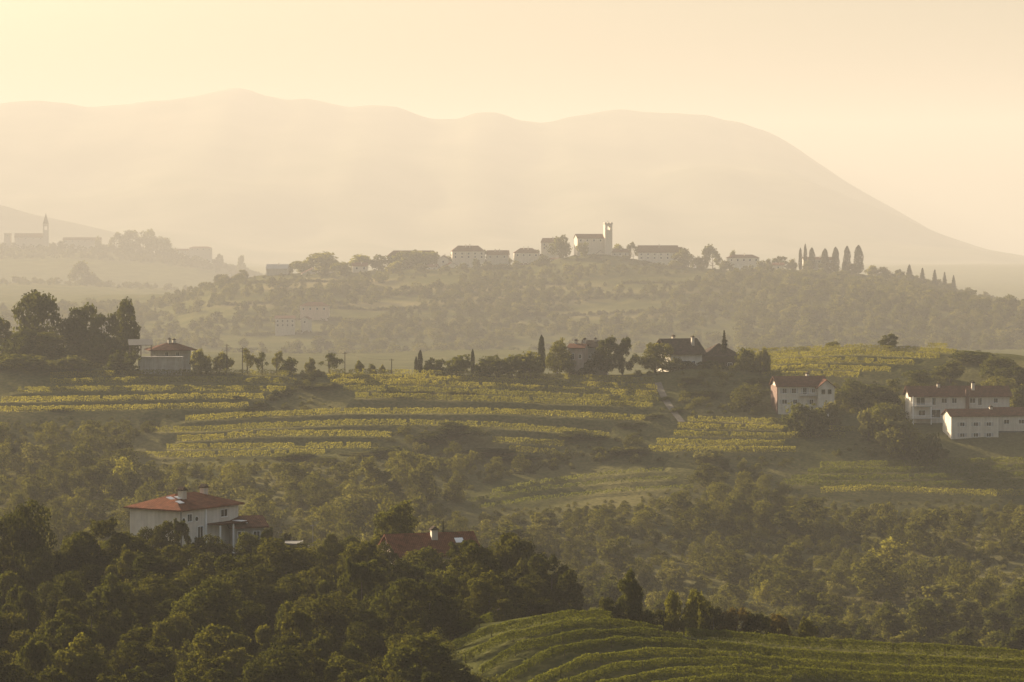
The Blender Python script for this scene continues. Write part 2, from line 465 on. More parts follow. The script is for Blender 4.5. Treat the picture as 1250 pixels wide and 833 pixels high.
def zat(x, Y):
    """height of the ground at x, y"""
    i = int(np.clip(np.searchsorted(YS, Y) - 1, 0, len(YS) - 2)); t = (Y - YS[i]) / (YS[i+1] - YS[i])
    u = (CX + x * F / max(Y, 700.0) - UX[0]) / 6.0
    j = int(np.clip(math.floor(u), 0, len(UX) - 2)); s = min(max(u - j, 0), 1)
    a = ZG[i, j] * (1-s) + ZG[i, j+1] * s; b = ZG[i+1, j] * (1-s) + ZG[i+1, j+1] * s
    return float(a * (1-t) + b * t)
def xof(px, Y): return (px - CX) / F * Y
def zof(py, Y): return -(py - HY) / F * Y
def pyof(px, Y): return HY - zat(xof(px, Y), Y) * F / Y
def hit(px, py, Y0, Y1, n=120):
    """first point of the ground between Y0 and Y1 that lies on photo pixel (px, py)"""
    last = None
    for k in range(n + 1):
        Y = Y0 + (Y1 - Y0) * k / n
        q = pyof(px, Y)
        if q <= py:
            if last is None: return Y
            Yl, ql = last
            return Yl + (Y - Yl) * (ql - py) / max(ql - q, 1e-6)
        last = (Y, q)
    return None

nY, nX = XG.shape
V = np.stack([XG, YG, ZG], axis=-1).reshape(-1, 3)
idx = np.arange(nY * nX).reshape(nY, nX)
Q = np.stack([idx[:-1, :-1], idx[:-1, 1:], idx[1:, 1:], idx[1:, :-1]], axis=-1).reshape(-1, 4)
gme = mesh_np('ground', V, Q, M['ground'], smooth=True)
# dry pale meadows and stubble on the far slope
pxg = CX + XG * F / np.maximum(YG, 1); pyg = HY - ZG * F / np.maximum(YG, 1)
dry = np.zeros_like(ZG)
far = (YG > 1850*FK) & (YG < 2560*FK)
for (a, b, w, h, s) in [(420,345,70,5,.8),(560,352,120,4,.6),(640,366,90,5,.6),(350,352,40,4,.7),(820,356,90,3,.4),(480,372,80,4,.6),(700,350,40,5,.5),(1130,352,60,4,.6),(950,338,50,3,.6),(300,372,50,4,.5),(760,385,90,5,.4),(560,395,90,4,.4)]:
    dry = np.maximum(dry, far * s * np.exp(-((pxg-a)/w)**4 - ((pyg-b)/h)**4))
mid = (YG > 650) & (YG < 1020)
dry = np.maximum(dry, mid * 0.35 * (0.5 + 0.5 * wob(XG, YG, 0.12, 9)))
at = gme.attributes.new('dry', 'FLOAT', 'POINT'); at.data.foreach_set('value', dry.ravel().astype(np.float32))
ground = tag(obj('ground', gme), kind='structure')

# the mountain and its foothill: real relief about nine kilometres off
def relief(name, Yr, profile, depth_front, depth_back, amp, seed, u0, u1, base=-62):
    us = np.arange(u0, u1 + 1, 8.0); n = 46
    ts = np.concatenate([np.linspace(0, 1, n), 1 + np.linspace(0, 1, 12)[1:]])
    ridge = zof(np.interp(us, profile[:, 0], profile[:, 1]), Yr)
    ridge = np.convolve(np.pad(ridge, 2, mode='edge'), [.03,.12,.70,.12,.03], mode='valid')
    vs = []
    x = (us - CX) / F * Yr
    ridge = ridge + amp * .12 * (wob(x, x*0, 0.010, seed + 7) + .6 * wob(x, x*0, 0.03, seed + 8)) * np.clip((ridge - base) / 400, 0, 1)
    for t in ts:
        if t <= 1: Y = Yr - depth_front * (1 - t); k = t ** 1.25
        else: Y = Yr + depth_back * (t - 1); k = max(0, 1 - (t - 1) ** 1.3)
        g = amp * math.sin(math.pi * min(t, 1)) * (wob(x, np.full_like(x, Y), 0.004, seed) + .5 * wob(x, np.full_like(x, Y*.6), 0.012, seed + 1) - .3)
        z = base + (ridge - base) * k + np.minimum(g, 0.75 * (ridge - base) * (1 - k) + 3) * np.clip((ridge - base) / 250, 0, 1)
        vs.append(np.stack([x, np.full_like(x, Y), z], -1))
    vs = np.array(vs); ids = np.arange(vs.shape[0] * vs.shape[1]).reshape(vs.shape[:2])
    q = np.stack([ids[:-1, :-1], ids[:-1, 1:], ids[1:, 1:], ids[1:, :-1]], -1).reshape(-1, 4)
    return tag(obj(name, mesh_np(name, vs.reshape(-1, 3), q, M['mountain'], smooth=True)), kind='structure')
MT = prof((-700,180),(-300,150),(-100,135),(0,127),(40,123),(75,125),(110,130),(150,128),(190,124),(220,121),(250,115),(285,107),(310,111),(325,117),(345,121),(375,120),(400,126),(425,132),(455,128),(485,130),(510,141),(535,147),(555,146),(580,138),(605,136),(630,146),(660,151),(690,144),(720,138),(760,134),(790,139),(825,139),(860,141),(900,149),(930,156),(960,170),(990,192),(1020,214),(1050,233),(1080,250),(1110,270),(1135,290),(1170,304),(1210,315),(1260,322),(1500,330),(2000,332))
relief('mountain', 12500, MT, 3400, 2000, 62, 5, -700, 1950)
relief('foothill', 8900, prof((-700,225),(-200,232),(0,250),(40,262),(90,272),(150,286),(220,303),(300,318),(420,331)), 900, 900, 20, 8, -700, 460)

# the haze: a closed box of even air round camera and land
hz = MB().box(-9000, 9000, -1000, 16800, -126, 730)
hm, hnt, hout = new_mat('haze')
pv = N(hnt, 'ShaderNodeVolumePrincipled', Density=HAZE_DENSITY, Anisotropy=HAZE_G)
pv.inputs['Color'].default_value = (*HAZE_COLOR, 1)
hnt.links.new(pv.outputs[0], hout.inputs['Volume'])
tag(hz.build('haze', hm), kind='stuff')

# ------------------------------------------------------------------ trees
def leaf_quads(pos, nrm, size, rs, aspect=0.7):
    n = len(pos)
    nrm = nrm / np.maximum(np.linalg.norm(nrm, axis=1, keepdims=True), 1e-6)
    a = rs.normal(size=(n, 3)); a -= nrm * (a * nrm).sum(1, keepdims=True)
    a /= np.maximum(np.linalg.norm(a, axis=1, keepdims=True), 1e-6)
    b = np.cross(nrm, a)
    s = size * rs.uniform(.55, 1.35, (n, 1))
    bend = nrm * s * 0.18
    v = np.stack([pos - a*s*.5, pos - b*s*.5*aspect + bend, pos + a*s*.55, pos + b*s*.5*aspect + bend], 1)
    return v.reshape(-1, 3)

def crown_points(rs, lobes, n, inner=0.72, up=0.15):
    """points spread over a set of overlapping leaf clumps (x, y, z, r, squash)"""
    lobes = np.array(lobes); w = lobes[:, 3] ** 2; w /= w.sum()
    P, D = [], []
    got = 0
    while got < n:
        k = rs.choice(len(lobes), size=n, p=w)
        d = rs.normal(size=(n, 3)); d[:, 2] += up; d /= np.linalg.norm(d, axis=1, keepdims=True)
        rr = rs.uniform(0.70, 1.08, (n, 1)) ** 0.8
        c = lobes[k]
        p = c[:, :3] + d * c[:, 3:4] * rr * np.stack([np.ones(n), np.ones(n), c[:, 4]], 1)
        keep = np.ones(n, bool)
        for L in lobes:
            q = (p - L[:3]) / (L[3] * np.array([1, 1, L[4]]))
            keep &= ~((q ** 2).sum(1) < inner ** 2)
        P.append(p[keep]); D.append(d[keep]); got += int(keep.sum())
        if keep.sum() == 0: break
    return np.concatenate(P)[:n], np.concatenate(D)[:n]

def limbs(rs, H, trunk_h, lobes, r0):
    mb = MB()
    top = (rs.uniform(-.3, .3), rs.uniform(-.3, .3), H * 0.72)
    mid = (top[0]*.3 + rs.uniform(-.15,.15), top[1]*.3, trunk_h)
    mb.tube([(0,0,-1.2), (0,0,0.15), mid, top], [r0*1.5, r0*1.1, r0*.8, r0*.25], 7)
    for L in lobes[:7]:
        z0 = trunk_h * rs.uniform(.8, 1.25)
        a = Vector((mid[0]*.9, mid[1]*.9, z0)); b = Vector(L[:3])
        m = a.lerp(b, .55) + Vector((0, 0, -.08 * (b-a).length))
        mb.tube([a, m, b], [r0*.45, r0*.3, r0*.1], 5)
    return mb

VAR = {}
def broad_variant(key, seed, H, Wd, n, leaf, mat, nl=13, low=0.25, spread=1.0, inner=.66):
    rs = np.random.RandomState(seed)
    lobes = []
    lean = rs.uniform(-.16, .16, 2) * Wd
    belly = rs.uniform(.6, 1.15); sq = rs.uniform(.75, 1.25); turn = rs.uniform(0, 6.28)
    for k in range(nl):
        t = (k + .5) / nl
        z = low + (0.92 - low) * t ** .85 + rs.uniform(-.05, .05)
        env = math.sin(math.pi * min(1, max(0, z - low + .16) / (1.16 - low)) ** belly) * .5 * Wd * spread
        ang = k * 2.4 + rs.uniform(-.7, .7); rad = env * rs.uniform(.25, 1.0) * (1 + .25 * math.cos(ang - turn))
        r = Wd * rs.uniform(.10, .25) * (1.05 - .40 * t)
        lobes.append((math.cos(ang)*rad*sq + lean[0]*t, math.sin(ang)*rad/sq + lean[1]*t, z * H, r, rs.uniform(.65, 1.05)))
    for k in range(nl * 2):   # small outer sprays that break the outline
        L = lobes[rs.randint(nl)]
        d = rs.normal(size=3); d[2] = abs(d[2]) * .9; d /= np.linalg.norm(d)
        lobes.append((*(np.array(L[:3]) + d * L[3] * rs.uniform(.8, 1.25)), L[3] * rs.uniform(.18, .45), .85))
    P, D = crown_points(rs, lobes, n, inner)
    P = P + rs.normal(size=P.shape) * leaf * .35
    v = leaf_quads(P, D + rs.normal(size=P.shape) * .5, leaf, rs)
    v[:, 2] = np.maximum(v[:, 2], 0.02)
    q = np.arange(len(v)).reshape(-1, 4)
    crown = mesh_np('crown', v, q, mat)
    top = np.percentile(v[:, 2], 99.8); ext = np.percentile(np.abs(v[:, :2]), 97) * 2
    trunk = limbs(rs, H, low * H * 1.1 + .4, lobes[:nl], 0.018 * H + .08).mesh('trunk', M['bark'])
    VAR.setdefault(key, []).append(dict(crown=crown, trunk=trunk, H=top, W=ext, v=v))

def spire_variant(key, seed, H, Wd, n, leaf, mat, shape):
    """cypress (slim flame) and spruce (tiered cone)"""
    rs = np.random.RandomState(seed)
    t = rs.uniform(0.02, 1, n)
    ang = rs.uniform(0, 6.283, n)
    if shape == 'cypress':
        r = (np.minimum(1, .45 + t * 4) * (1 - t ** 4.5) ** .75) * Wd * .5 * (0.86 + .14 * np.sin(ang * 3 + t * 14)) * rs.uniform(.72, 1.06, n)
        nr = np.stack([np.cos(ang), np.sin(ang), np.full(n, .7)], 1)
    else:
        tier = 1 - .38 * ((t * 9 + .12 * np.sin(ang * 4)) % 1)
        r = (1 - t) ** .85 * Wd * .5 * tier * (0.8 + .2 * np.sin(ang * 5 + np.floor(t * 9) * 2)) * rs.uniform(.35, 1.05, n)
        nr = np.stack([np.cos(ang) * .5, np.sin(ang) * .5, np.full(n, 1.)], 1)
    z = H * (.06 + .94 * t)
    P = np.stack([np.cos(ang) * r, np.sin(ang) * r, z], 1)
    v = leaf_quads(P, nr + rs.normal(size=nr.shape) * .4, leaf, rs, .6)
    crown = mesh_np('crown', v, np.arange(len(v)).reshape(-1, 4), mat)
    trunk = MB().tube([(0,0,-1),(0,0,H*.3),(0,0,H*.93)], [H*.018+.05, H*.014+.03, .02], 6).mesh('trunk', M['bark'])
    VAR.setdefault(key, []).append(dict(crown=crown, trunk=trunk, H=v[:, 2].max(), W=Wd, v=v))

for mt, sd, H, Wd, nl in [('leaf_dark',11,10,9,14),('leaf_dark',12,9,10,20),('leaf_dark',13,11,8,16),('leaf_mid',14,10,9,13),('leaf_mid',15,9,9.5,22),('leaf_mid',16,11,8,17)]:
    broad_variant('near_' + mt[5:], sd, H, Wd, 9500, .36, M['leaf_dark_shade' if mt == 'leaf_dark' else 'leaf_mid_shade'], nl=nl, low=.18)
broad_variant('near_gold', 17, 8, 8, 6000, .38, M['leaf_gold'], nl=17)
broad_variant('near_tall', 18, 13, 8.5, 8000, .40, M['leaf_mid_shade'], nl=19)
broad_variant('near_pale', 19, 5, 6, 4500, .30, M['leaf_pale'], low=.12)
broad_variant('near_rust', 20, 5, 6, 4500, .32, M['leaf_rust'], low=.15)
broad_variant('near_bush', 21, 3.5, 5, 3000, .30, M['leaf_dark_shade'], nl=10, low=.12)
broad_variant('near_bush', 22, 3.5, 5, 3000, .30, M['leaf_mid_shade'], nl=10, low=.12)
for mt, sd, H, Wd, nl in [('leaf_dark',31,8,7.5,12),('leaf_dark',32,7,8.5,18),('leaf_dark',38,9,6,15),('leaf_mid',33,8,7.5,11),('leaf_mid',34,7,8.5,19),('leaf_mid',35,9,6,14),('leaf_mid',39,8,7,24),('leaf_pale',36,7,7,14),('leaf_pale',40,8,5.5,11),('leaf_gold',37,7,7,15)]:
    broad_variant('mid_' + mt[5:], sd, H, Wd, 3600, .46, M[mt], nl=nl, low=.15)
broad_variant('mid_full', 45, 10, 11, 5200, .6, M['leaf_dark'], nl=20, low=.08)
broad_variant('mid_full', 46, 10, 10, 5200, .6, M['leaf_dark'], nl=17, low=.08)
broad_variant('mid_full', 47, 10, 10, 5200, .6, M['leaf_mid'], nl=22, low=.08)
broad_variant('mid_bush', 41, 3, 4.5, 900, .45, M['leaf_dark'], nl=8, low=.1)
broad_variant('mid_bush', 42, 3, 4.5, 900, .45, M['leaf_mid'], nl=11, low=.1)
broad_variant('mid_bush', 43, 3, 4.5, 900, .45, M['leaf_pale'], nl=9, low=.1)
broad_variant('mid_open', 44, 7, 5.5, 900, .5, M['leaf_mid'], nl=8, low=.35, inner=.3)
for mt, sd, nl in [('leaf_dark', 51, 10), ('leaf_mid', 52, 8), ('leaf_mid', 53, 14), ('leaf_pale', 54, 10), ('leaf_gold', 55, 9)]:
    broad_variant('far', sd, 12, 12, 1000, 1.4, M[mt], nl=nl, low=.12)
spire_variant('cypress', 61, 14, 3.0, 2600, .5, M['needle'], 'cypress')
spire_variant('cypress', 62, 14, 3.4, 2600, .5, M['needle'], 'cypress')
spire_variant('spruce', 63, 8, 5, 1600, .55, M['needle'], 'spruce')
spire_variant('spruce', 64, 9, 5, 1600, .55, M['needle'], 'spruce')

rng = random.Random(7)
def tree(name, kind, x, Y, h, w, label, cat='tree', group=None, z=None, variant=None, single=False):
    vs = VAR[kind]; v = vs[variant % len(vs)] if variant is not None else rng.choice(vs)
    z = zat(x, Y) - .1 if z is None else z
    sc = (w / v['W'], w / v['W'], h / v['H'])
    root = empty(name, (x, Y, z))
    link(bpy.data.objects.new('crown', v['crown']), root)
    if not single: link(bpy.data.objects.new('trunk', v['trunk']), root)
    root.location = (x, Y, z); root.scale = sc; root.rotation_euler = (0, 0, rng.uniform(0, 6.28))
    return tag(root, label, cat, group)
def tree_px(name, kind, px, top, Y, wpx, label, cat='tree', group=None, **kw):
    if Y > 1500: Y *= FK
    x = xof(px, Y); z = zat(x, Y) - .1
    h = max(zof(top, Y) - z, 1.0)
    return tree(name, kind, x, Y, h, wpx / F * Y, label, cat, group, z, **kw)

def darts(n_try, u0, u1, Y0, Y1, spacing, ok, seed, maxn=9999):
    """spread points over the ground between two distances, no two closer than spacing"""
    r = random.Random(seed); pts = []; cell = {}
    for _ in range(n_try):
        Y = math.sqrt(r.uniform(Y0*Y0, Y1*Y1)); px = r.uniform(u0, u1); x = xof(px, Y)
        sp = spacing * r.uniform(.8, 1.3)
        c = (int(x // spacing), int(Y // spacing))
        if any((x-a)**2 + (Y-b)**2 < sp*sp for i in (-2,-1,0,1,2) for j in (-2,-1,0,1,2) for a, b in cell.get((c[0]+i, c[1]+j), ())): continue
        if not ok(px, Y, x): continue
        cell.setdefault(c, []).append((x, Y)); pts.append((px, Y, x))
        if len(pts) >= maxn: break
    return pts

def inside(px, py, poly):
    c = False; n = len(poly)
    for i in range(n):
        (x0, y0), (x1, y1) = poly[i], poly[(i+1) % n]
        if (y0 > py) != (y1 > py) and px < (x1-x0) * (py-y0) / (y1-y0) + x0: c = not c
    return c

def stuff_mesh(name, items, mats, drop=1.0, seed=3):
    """one mesh of many small crowns nobody could count: items (variant, x, y, z, scale xy, scale z, material number)"""
    rs = np.random.RandomState(seed); vs, mi = [], []
    for (var, x, y, z, sx, sz, m) in items:
        v = var['v'].reshape(-1, 4, 3)
        if drop < 1: v = v[rs.uniform(size=len(v)) < drop]
        a = rs.uniform(0, 6.28); c, s = math.cos(a), math.sin(a)
        w = np.empty_like(v)
        w[..., 0] = (v[..., 0]*c - v[..., 1]*s) * sx + x; w[..., 1] = (v[..., 0]*s + v[..., 1]*c) * sx + y; w[..., 2] = v[..., 2]*sz + z
        vs.append(w.reshape(-1, 3)); mi.append(np.full(len(v), m, np.int32))
    vs = np.concatenate(vs); me = mesh_np(name, vs, np.arange(len(vs)).reshape(-1, 4))
    for m in mats: me.materials.append(m)
    me.polygons.foreach_set('material_index', np.concatenate(mi))
    return tag(obj(name, me), kind='stuff')

# ------------------------------------------------------------------ vine rows
ORD = ['topmost','second','third','fourth','fifth','sixth','seventh','eighth','ninth','tenth','eleventh','twelfth']
def row_points(poly, drop, Y0, Y1, step):
    poly = np.array(poly, float); pts = []
    for px in np.arange(poly[0, 0], poly[-1, 0] + .1, step):
        py = np.interp(px, poly[:, 0], poly[:, 1]) + drop
        Y = hit(px, py, Y0, Y1)
        if Y is None: continue
        pts.append((xof(px, Y), Y))
    if len(pts) < 4: return None
    P = np.array(pts)
    k = np.array([1, 2, 3, 2, 1.]) / 9
    for c in (0, 1):
        e = np.pad(P[:, c], 2, mode='edge'); P[:, c] = np.convolve(e, k, mode='valid')
    return P

def vine_row(label, group, P, h, width, per_m, leaf, mat, seed, posts=0, gaps=0.04):
    rs = np.random.RandomState(seed)
    seg = np.hypot(*(P[1:] - P[:-1]).T); s = np.concatenate([[0], np.cumsum(seg)]); Lt = s[-1]
    n = int(Lt * per_m)
    plants = int(Lt / 1.1) + 2
    hp = rs.uniform(.90, 1.08, plants); hp[rs.uniform(size=plants) < gaps] *= .45
    off = rs.uniform(-.12, .12, plants) * width
    t = rs.uniform(0, Lt, n)
    x = np.interp(t, s, P[:, 0]); y = np.interp(t, s, P[:, 1])
    dx = np.interp(np.minimum(t+.5, Lt), s, P[:, 0]) - x; dy = np.interp(np.minimum(t+.5, Lt), s, P[:, 1]) - y
    nn = np.hypot(dx, dy) + 1e-6; nx, ny = -dy/nn, dx/nn
    pi = np.clip((t / 1.1).astype(int), 0, plants - 1)
    lat = rs.normal(size=n) * width * .32 + off[pi]
    q = rs.uniform(0, 1, n) ** .75
    hh = .25 + (h * hp[pi] - .25) * q
    lat *= (1.15 - .55 * q)
    x = x + nx * lat; y = y + ny * lat
    z0 = np.array([zat(a, b) for a, b in zip(x[::6], y[::6])]); order = np.argsort(t[::6])
    zg = np.interp(t, t[::6][order], z0[order])
    Pz = np.stack([x, y, zg + hh], 1)
    d = np.stack([nx * np.sign(lat), ny * np.sign(lat), np.full(n, .5)], 1) + rs.normal(size=(n, 3)) * .45
    v = leaf_quads(Pz, d, leaf, rs, .8)
    b = Pz.mean(0); b[2] = zg.min()
    o = tag(empty('vine_row', b), label, 'vine row', group)
    obj('foliage', mesh_np('foliage', v - b, np.arange(len(v)).reshape(-1, 4), mat), o)
    if posts:
        for k in range(int(Lt / posts) + 1):
            tt = min(k * posts + .3, Lt); a, c = float(np.interp(tt, s, P[:, 0])), float(np.interp(tt, s, P[:, 1])); zz = zat(a, c)
            MB().box(-.045, .045, -.045, .045, -.4, h - .05).build('post', M['dark_wood'], o, (a - b[0], c - b[1], zz - b[2]))
    return o

for k, r in enumerate(NEAR_LEFT):
    P = row_points(r, 8, 302, 352, 3)
    if P is None: continue
    vine_row(ORD[k] + ' vine row down from the crest of the rounded green vineyard knoll', 'vine rows curving round the near knoll', P, 1.3, .70, 330, .13, M['vine_dim'], 100+k, posts=6.0, gaps=0.0)
for k, r in enumerate(NEAR_RIGHT):
    P = row_points(r, 9, 302, 352, 3)
    if P is None: continue
    vine_row(ORD[k] + ' vine row down on the near slope beside the rounded knoll', 'vine rows on the near slope right of the knoll', P, 1.7 if k == 0 else 1.45, .95, 380, .13, M['vine'] if k == 0 else M['vine_dim'], 120+k, posts=6.0, gaps=0.0)  # brighter leaf colour makes the top row look sunlit

def family(rows, drop, Y0, Y1, text, group, h, per_m, leaf, mat, seed, width=.9):
    for k, r in enumerate(rows):
        P = row_points(r, drop, Y0, Y1, 3)
        if P is None: continue
        vine_row(f'{ORD[k]} {text}', group, P, h, width, per_m, leaf, mat, seed + k)
family(MIDC, 3, 880, 945, 'vine row from the top of the sunny terraces under the ridge farms', 'vine rows on the upper middle terraces', 2.0, 46, .34, M['vine'], 200)
family(MIDL, 3, 835, 915, 'vine row down on the lower terraces above the dark wood clump', 'vine rows on the lower middle terraces', 2.0, 46, .34, M['vine'], 220)
family(MIDW, 3, 870, 945, 'vine row down on the dim slope below the flat farm shed', 'vine rows on the dim slope below the farm shed', 2.0, 42, .34, M['vine'], 240)
family(MIDR, 3, 835, 915, 'vine row down in the lit patch below the white house with balcony', 'vine rows below the white balcony house', 2.0, 46, .34, M['vine'], 260)
family(HILL, 3, 925, 1010, 'vine row below the crest of the rounded vineyard hilltop', 'vine rows on the rounded hilltop', 2.0, 42, .36, M['vine'], 280)
family(LOWR[:4], 3, 790, 860, 'vine row down on the shaded slope under the white farmhouses', 'vine rows on the shaded slope', 2.0, 40, .34, M['vine_dim'], 300)  # shade of these rows comes from a darker leaf colour
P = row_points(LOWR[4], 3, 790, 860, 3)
vine_row('lowest and brightest vine row down on the shaded slope under the white farmhouses', 'vine rows on the shaded slope', P, 2.0, .9, 44, .34, M['vine'], 305)  # sun on this one row is put in by brighter leaves
family(DIM, 3, 765, 850, 'low vine row down on the smooth dim meadow in mid slope', 'vine rows on the dim meadow', 1.4, 12, .4, M['vine_dim'], 320)

# pale farm track between the vineyards
tp = []
for (a, b) in [(803,468),(807,478),(812,488),(818,498),(826,508),(832,516)]:
    Y = hit(a, b, 840, 945)
    if Y: tp.append((xof(a, Y), Y))
tv = []
for i, (x, y) in enumerate(tp):
    for s in (-1, 1): tv.append((x + s*1.1, y, zat(x + s*1.1, y) + .25))
MB().add(tv, [(2*i, 2*i+1, 2*i+3, 2*i+2) for i in range(len(tp)-1)]).build('farm_track', M['track'])
tag(bpy.data.objects['farm_track'], kind='structure')

# ------------------------------------------------------------------ buildings
def window(parent, face, c, z, w, h, W_, D_, shutter=None, frame='white_paint'):
    """a window on one face of a house: frame proud of the wall, pane inside it, shutters"""
    def put(mb):
        out = MB(); 
        for (x, y, zz) in mb.v:
            if face == 'f': p = (x, -y, zz)
            elif face == 'b': p = (-x, D_ + y, zz)
            elif face == 'l': p = (-W_/2 - y, D_/2 - x, zz)
            else: p = (W_/2 + y, D_/2 + x, zz)
            out.v.append(p)
        out.f = mb.f; return out
    t = .09
    m = MB().box(c-w/2-t, c-w/2, 0, .07, z-h/2-t, z+h/2+t).box(c+w/2, c+w/2+t, 0, .07, z-h/2-t, z+h/2+t)
    m.box(c-w/2, c+w/2, 0, .07, z+h/2, z+h/2+t).box(c-w/2-.06, c+w/2+.06, 0.001, .14, z-h/2-t-.06, z-h/2)
    if w > .8: m.box(c-.03, c+.03, .021, .06, z-h/2, z+h/2)
    o = put(m).build('window', M[frame], parent)
    put(MB().box(c-w/2, c+w/2, 0, .02, z-h/2, z+h/2)).build('pane', M['glass'], o)
    if shutter:
        for s in (-1, 1):
            a = c + s * (w/2 + t); b = a + s * w * .5
            put(MB().box(min(a,b)+.01, max(a,b)-.01, .0, .05, z-h/2, z+h/2)).build('shutter', M[shutter], o)
    return o

def walls_mb(w, d, hw, rh, kind, base=-4.0):
    m = MB()
    if kind == 'gable_x':
        m.prism([(0, base), (d, base), (d, hw), (d/2, hw + rh), (0, hw)], 'x', -w/2, w/2)
    elif kind == 'gable_y':
        m.prism([(-w/2, base), (w/2, base), (w/2, hw), (0, hw + rh), (-w/2, hw)], 'y', 0, d)
    else:
        m.box(-w/2, w/2, 0, d, base, hw)
    return m

def roof_mb(w, d, hw, rh, kind, over=.55, t=.22, ridge=None):
    m = MB(); e = .03
    if kind == 'gable_x':
        s = rh / (d/2); lo = hw - over*s
        m.prism([(-over, lo+e), (d/2, hw+rh+e), (d+over, lo+e), (d+over, lo+e+t), (d/2, hw+rh+e+t*1.15), (-over, lo+e+t)], 'x', -w/2-over, w/2+over)
    elif kind == 'gable_y':
        s = rh / (w/2); lo = hw - over*s
        m.prism([(-w/2-over, lo+e), (0, hw+rh+e), (w/2+over, lo+e), (w/2+over, lo+e+t), (0, hw+rh+e+t*1.15), (-w/2-over, lo+e+t)], 'y', -over, d+over)
    elif kind == 'flat':
        m.box(-w/2-over, w/2+over, -over, d+over, hw+.003, hw+.003+max(rh, .2))
    else:
        r = ridge if ridge is not None else max(0, (w-d)/2)
        x0, x1, y0, y1 = -w/2-over, w/2+over, -over, d+over
        vs = [(x0,y0,hw+.003),(x1,y0,hw+.003),(x1,y1,hw+.003),(x0,y1,hw+.003),(x0,y0,hw+t),(x1,y0,hw+t),(x1,y1,hw+t),(x0,y1,hw+t),(-max(r,.15),d/2,hw+rh),(max(r,.15),d/2,hw+rh)]
        m.add(vs, [(0,3,2,1),(0,1,5,4),(1,2,6,5),(2,3,7,6),(3,0,4,7),(4,5,9,8),(5,6,9),(6,7,8,9),(7,4,8)])
    return m

def chimney(parent, x, y, z0, z1, s=.9, mat='render_cream', cap='tile_dark'):
    c = MB().box(x-s/2, x+s/2, y-s/2, y+s/2, z0, z1).build('chimney', M[mat], parent)
    MB().box(x-s/2-.18, x+s/2+.18, y-s/2-.18, y+s/2+.18, z1+.002, z1+.16).prism([(x-s/2-.05, z1+.16), (x+s/2+.05, z1+.16), (x, z1+.16+s*.45)], 'y', y-s/2-.1, y+s/2+.1).build('chimney_cap', M[cap], c)
    return c

def house(name, label, px, eave, Y, wpx, d, storeys_h, roof_px, kind, rot=0, wall='render_white', roof='tile_red', wins=(), chims=(), over=.55, group=None, cat='house', ridge=None, shutter=None, base=-5.0):
    """a house placed by its photo column, eave row and distance; sizes in photo pixels at that distance"""
    k = Y / F
    w = wpx * k
    rh = roof_px * k
    zt = zof(eave, Y)
    root = empty(name, (xof(px, Y), Y, zt - storeys_h), R(rot))
    walls_mb(w, d, storeys_h, rh, kind, base).build('wall', M[wall], root)
    rf = roof_mb(w, d, storeys_h, rh, kind, over, ridge=ridge).build('roof', M[roof], root)
    for (face, c, z, ww, hh) in wins: window(root, face, c, z, ww, hh, w, d, shutter)
    for (x, y, h) in chims:
        chimney(rf, x, y, storeys_h + rh * .25, storeys_h + rh + h)
    tag(root, label, cat, group)
    return root, rf, w

def row_wins(face, xs, zs, w=1.0, h=1.3): return [(face, x, z, w, h) for z in zs for x in xs]

def skylight(roof, w, d, hw, rh, x, y, sw, sd, over=.55, t=.22):
    """a pane of a roof window lying on the front slope of a hipped roof"""
    def zz(yy): return hw + t + (yy + over) / (d/2 + over) * (rh - t) + .02
    a, b = y - sd/2, y + sd/2
    MB().add([(x-sw/2,a,zz(a)),(x+sw/2,a,zz(a)),(x+sw/2,b,zz(b)),(x-sw/2,b,zz(b)),(x-sw/2,a,zz(a)+.09),(x+sw/2,a,zz(a)+.09),(x+sw/2,b,zz(b)+.09),(x-sw/2,b,zz(b)+.09)],
             [(0,3,2,1),(4,5,6,7),(0,1,5,4),(1,2,6,5),(2,3,7,6),(3,0,4,7)]).build('skylight', M['white_paint'], roof)

def slab(root, name, mat, x0, x1, y0, y1, z0, z1): return MB().box(x0,x1,y0,y1,z0,z1).build(name, M[mat], root)

def balcony(root, x0, x1, z, depth=1.3, mat='white_paint', rail=1.0):
    b = slab(root, 'balcony', 'concrete', x0, x1, -depth, -.003, z-.18, z)
    m = MB().box(x0, x1, -depth, -depth+.06, z+rail-.06, z+rail).box(x0, x0+.06, -depth+.06, -.01, z+rail-.06, z+rail).box(x1-.06, x1, -depth+.06, -.01, z+rail-.06, z+rail)
    n = max(2, int((x1-x0)/.35))
    for k in range(n+1):
        xx = x0+.02 + (x1-x0-.1)*k/n; m.box(xx, xx+.05, -depth+.005, -depth+.055, z, z+rail-.06)
    m.build('railing', M[mat], b)

# --- villa with the hipped red roof, its porch and annex
kA = 452.6 / F
v_root, v_roof, vw = house('villa', 'white two-storey villa with hipped red tile roof and roof windows above the dark wood', 256, 620, 452.6, 14.6/kA, 10.3, 6.4, 2.15/kA, 'hip', 57,
    'render_villa', 'tile_red', [('f',-5.0,5.2,1.0,1.1),('f',-2.4,2.6,1.2,2.0),('f',3.6,5.3,1.6,1.1),('f',-2.4,.2,1.2,1.4),('f',5.8,2.0,1.1,1.4)], [], .75, ridge=2.5)
for xx in (-6.5, -3.3):   # two round windows
    n = 14
    o = MB().prism([(xx+.48*math.cos(2*math.pi*k/n), 4.9+.48*math.sin(2*math.pi*k/n)) for k in range(n)], 'y', -.07, -.002).build('round_window', M['white_paint'], v_root)
    MB().prism([(xx+.36*math.cos(2*math.pi*k/n), 4.9+.36*math.sin(2*math.pi*k/n)) for k in range(n)], 'y', -.09, -.071).build('pane', M['glass'], o)
chimney(v_roof, -2.7, 3.4, 7.2, 9.2, 1.0); chimney(v_roof, 4.2, 4.6, 7.2, 9.1, .95)
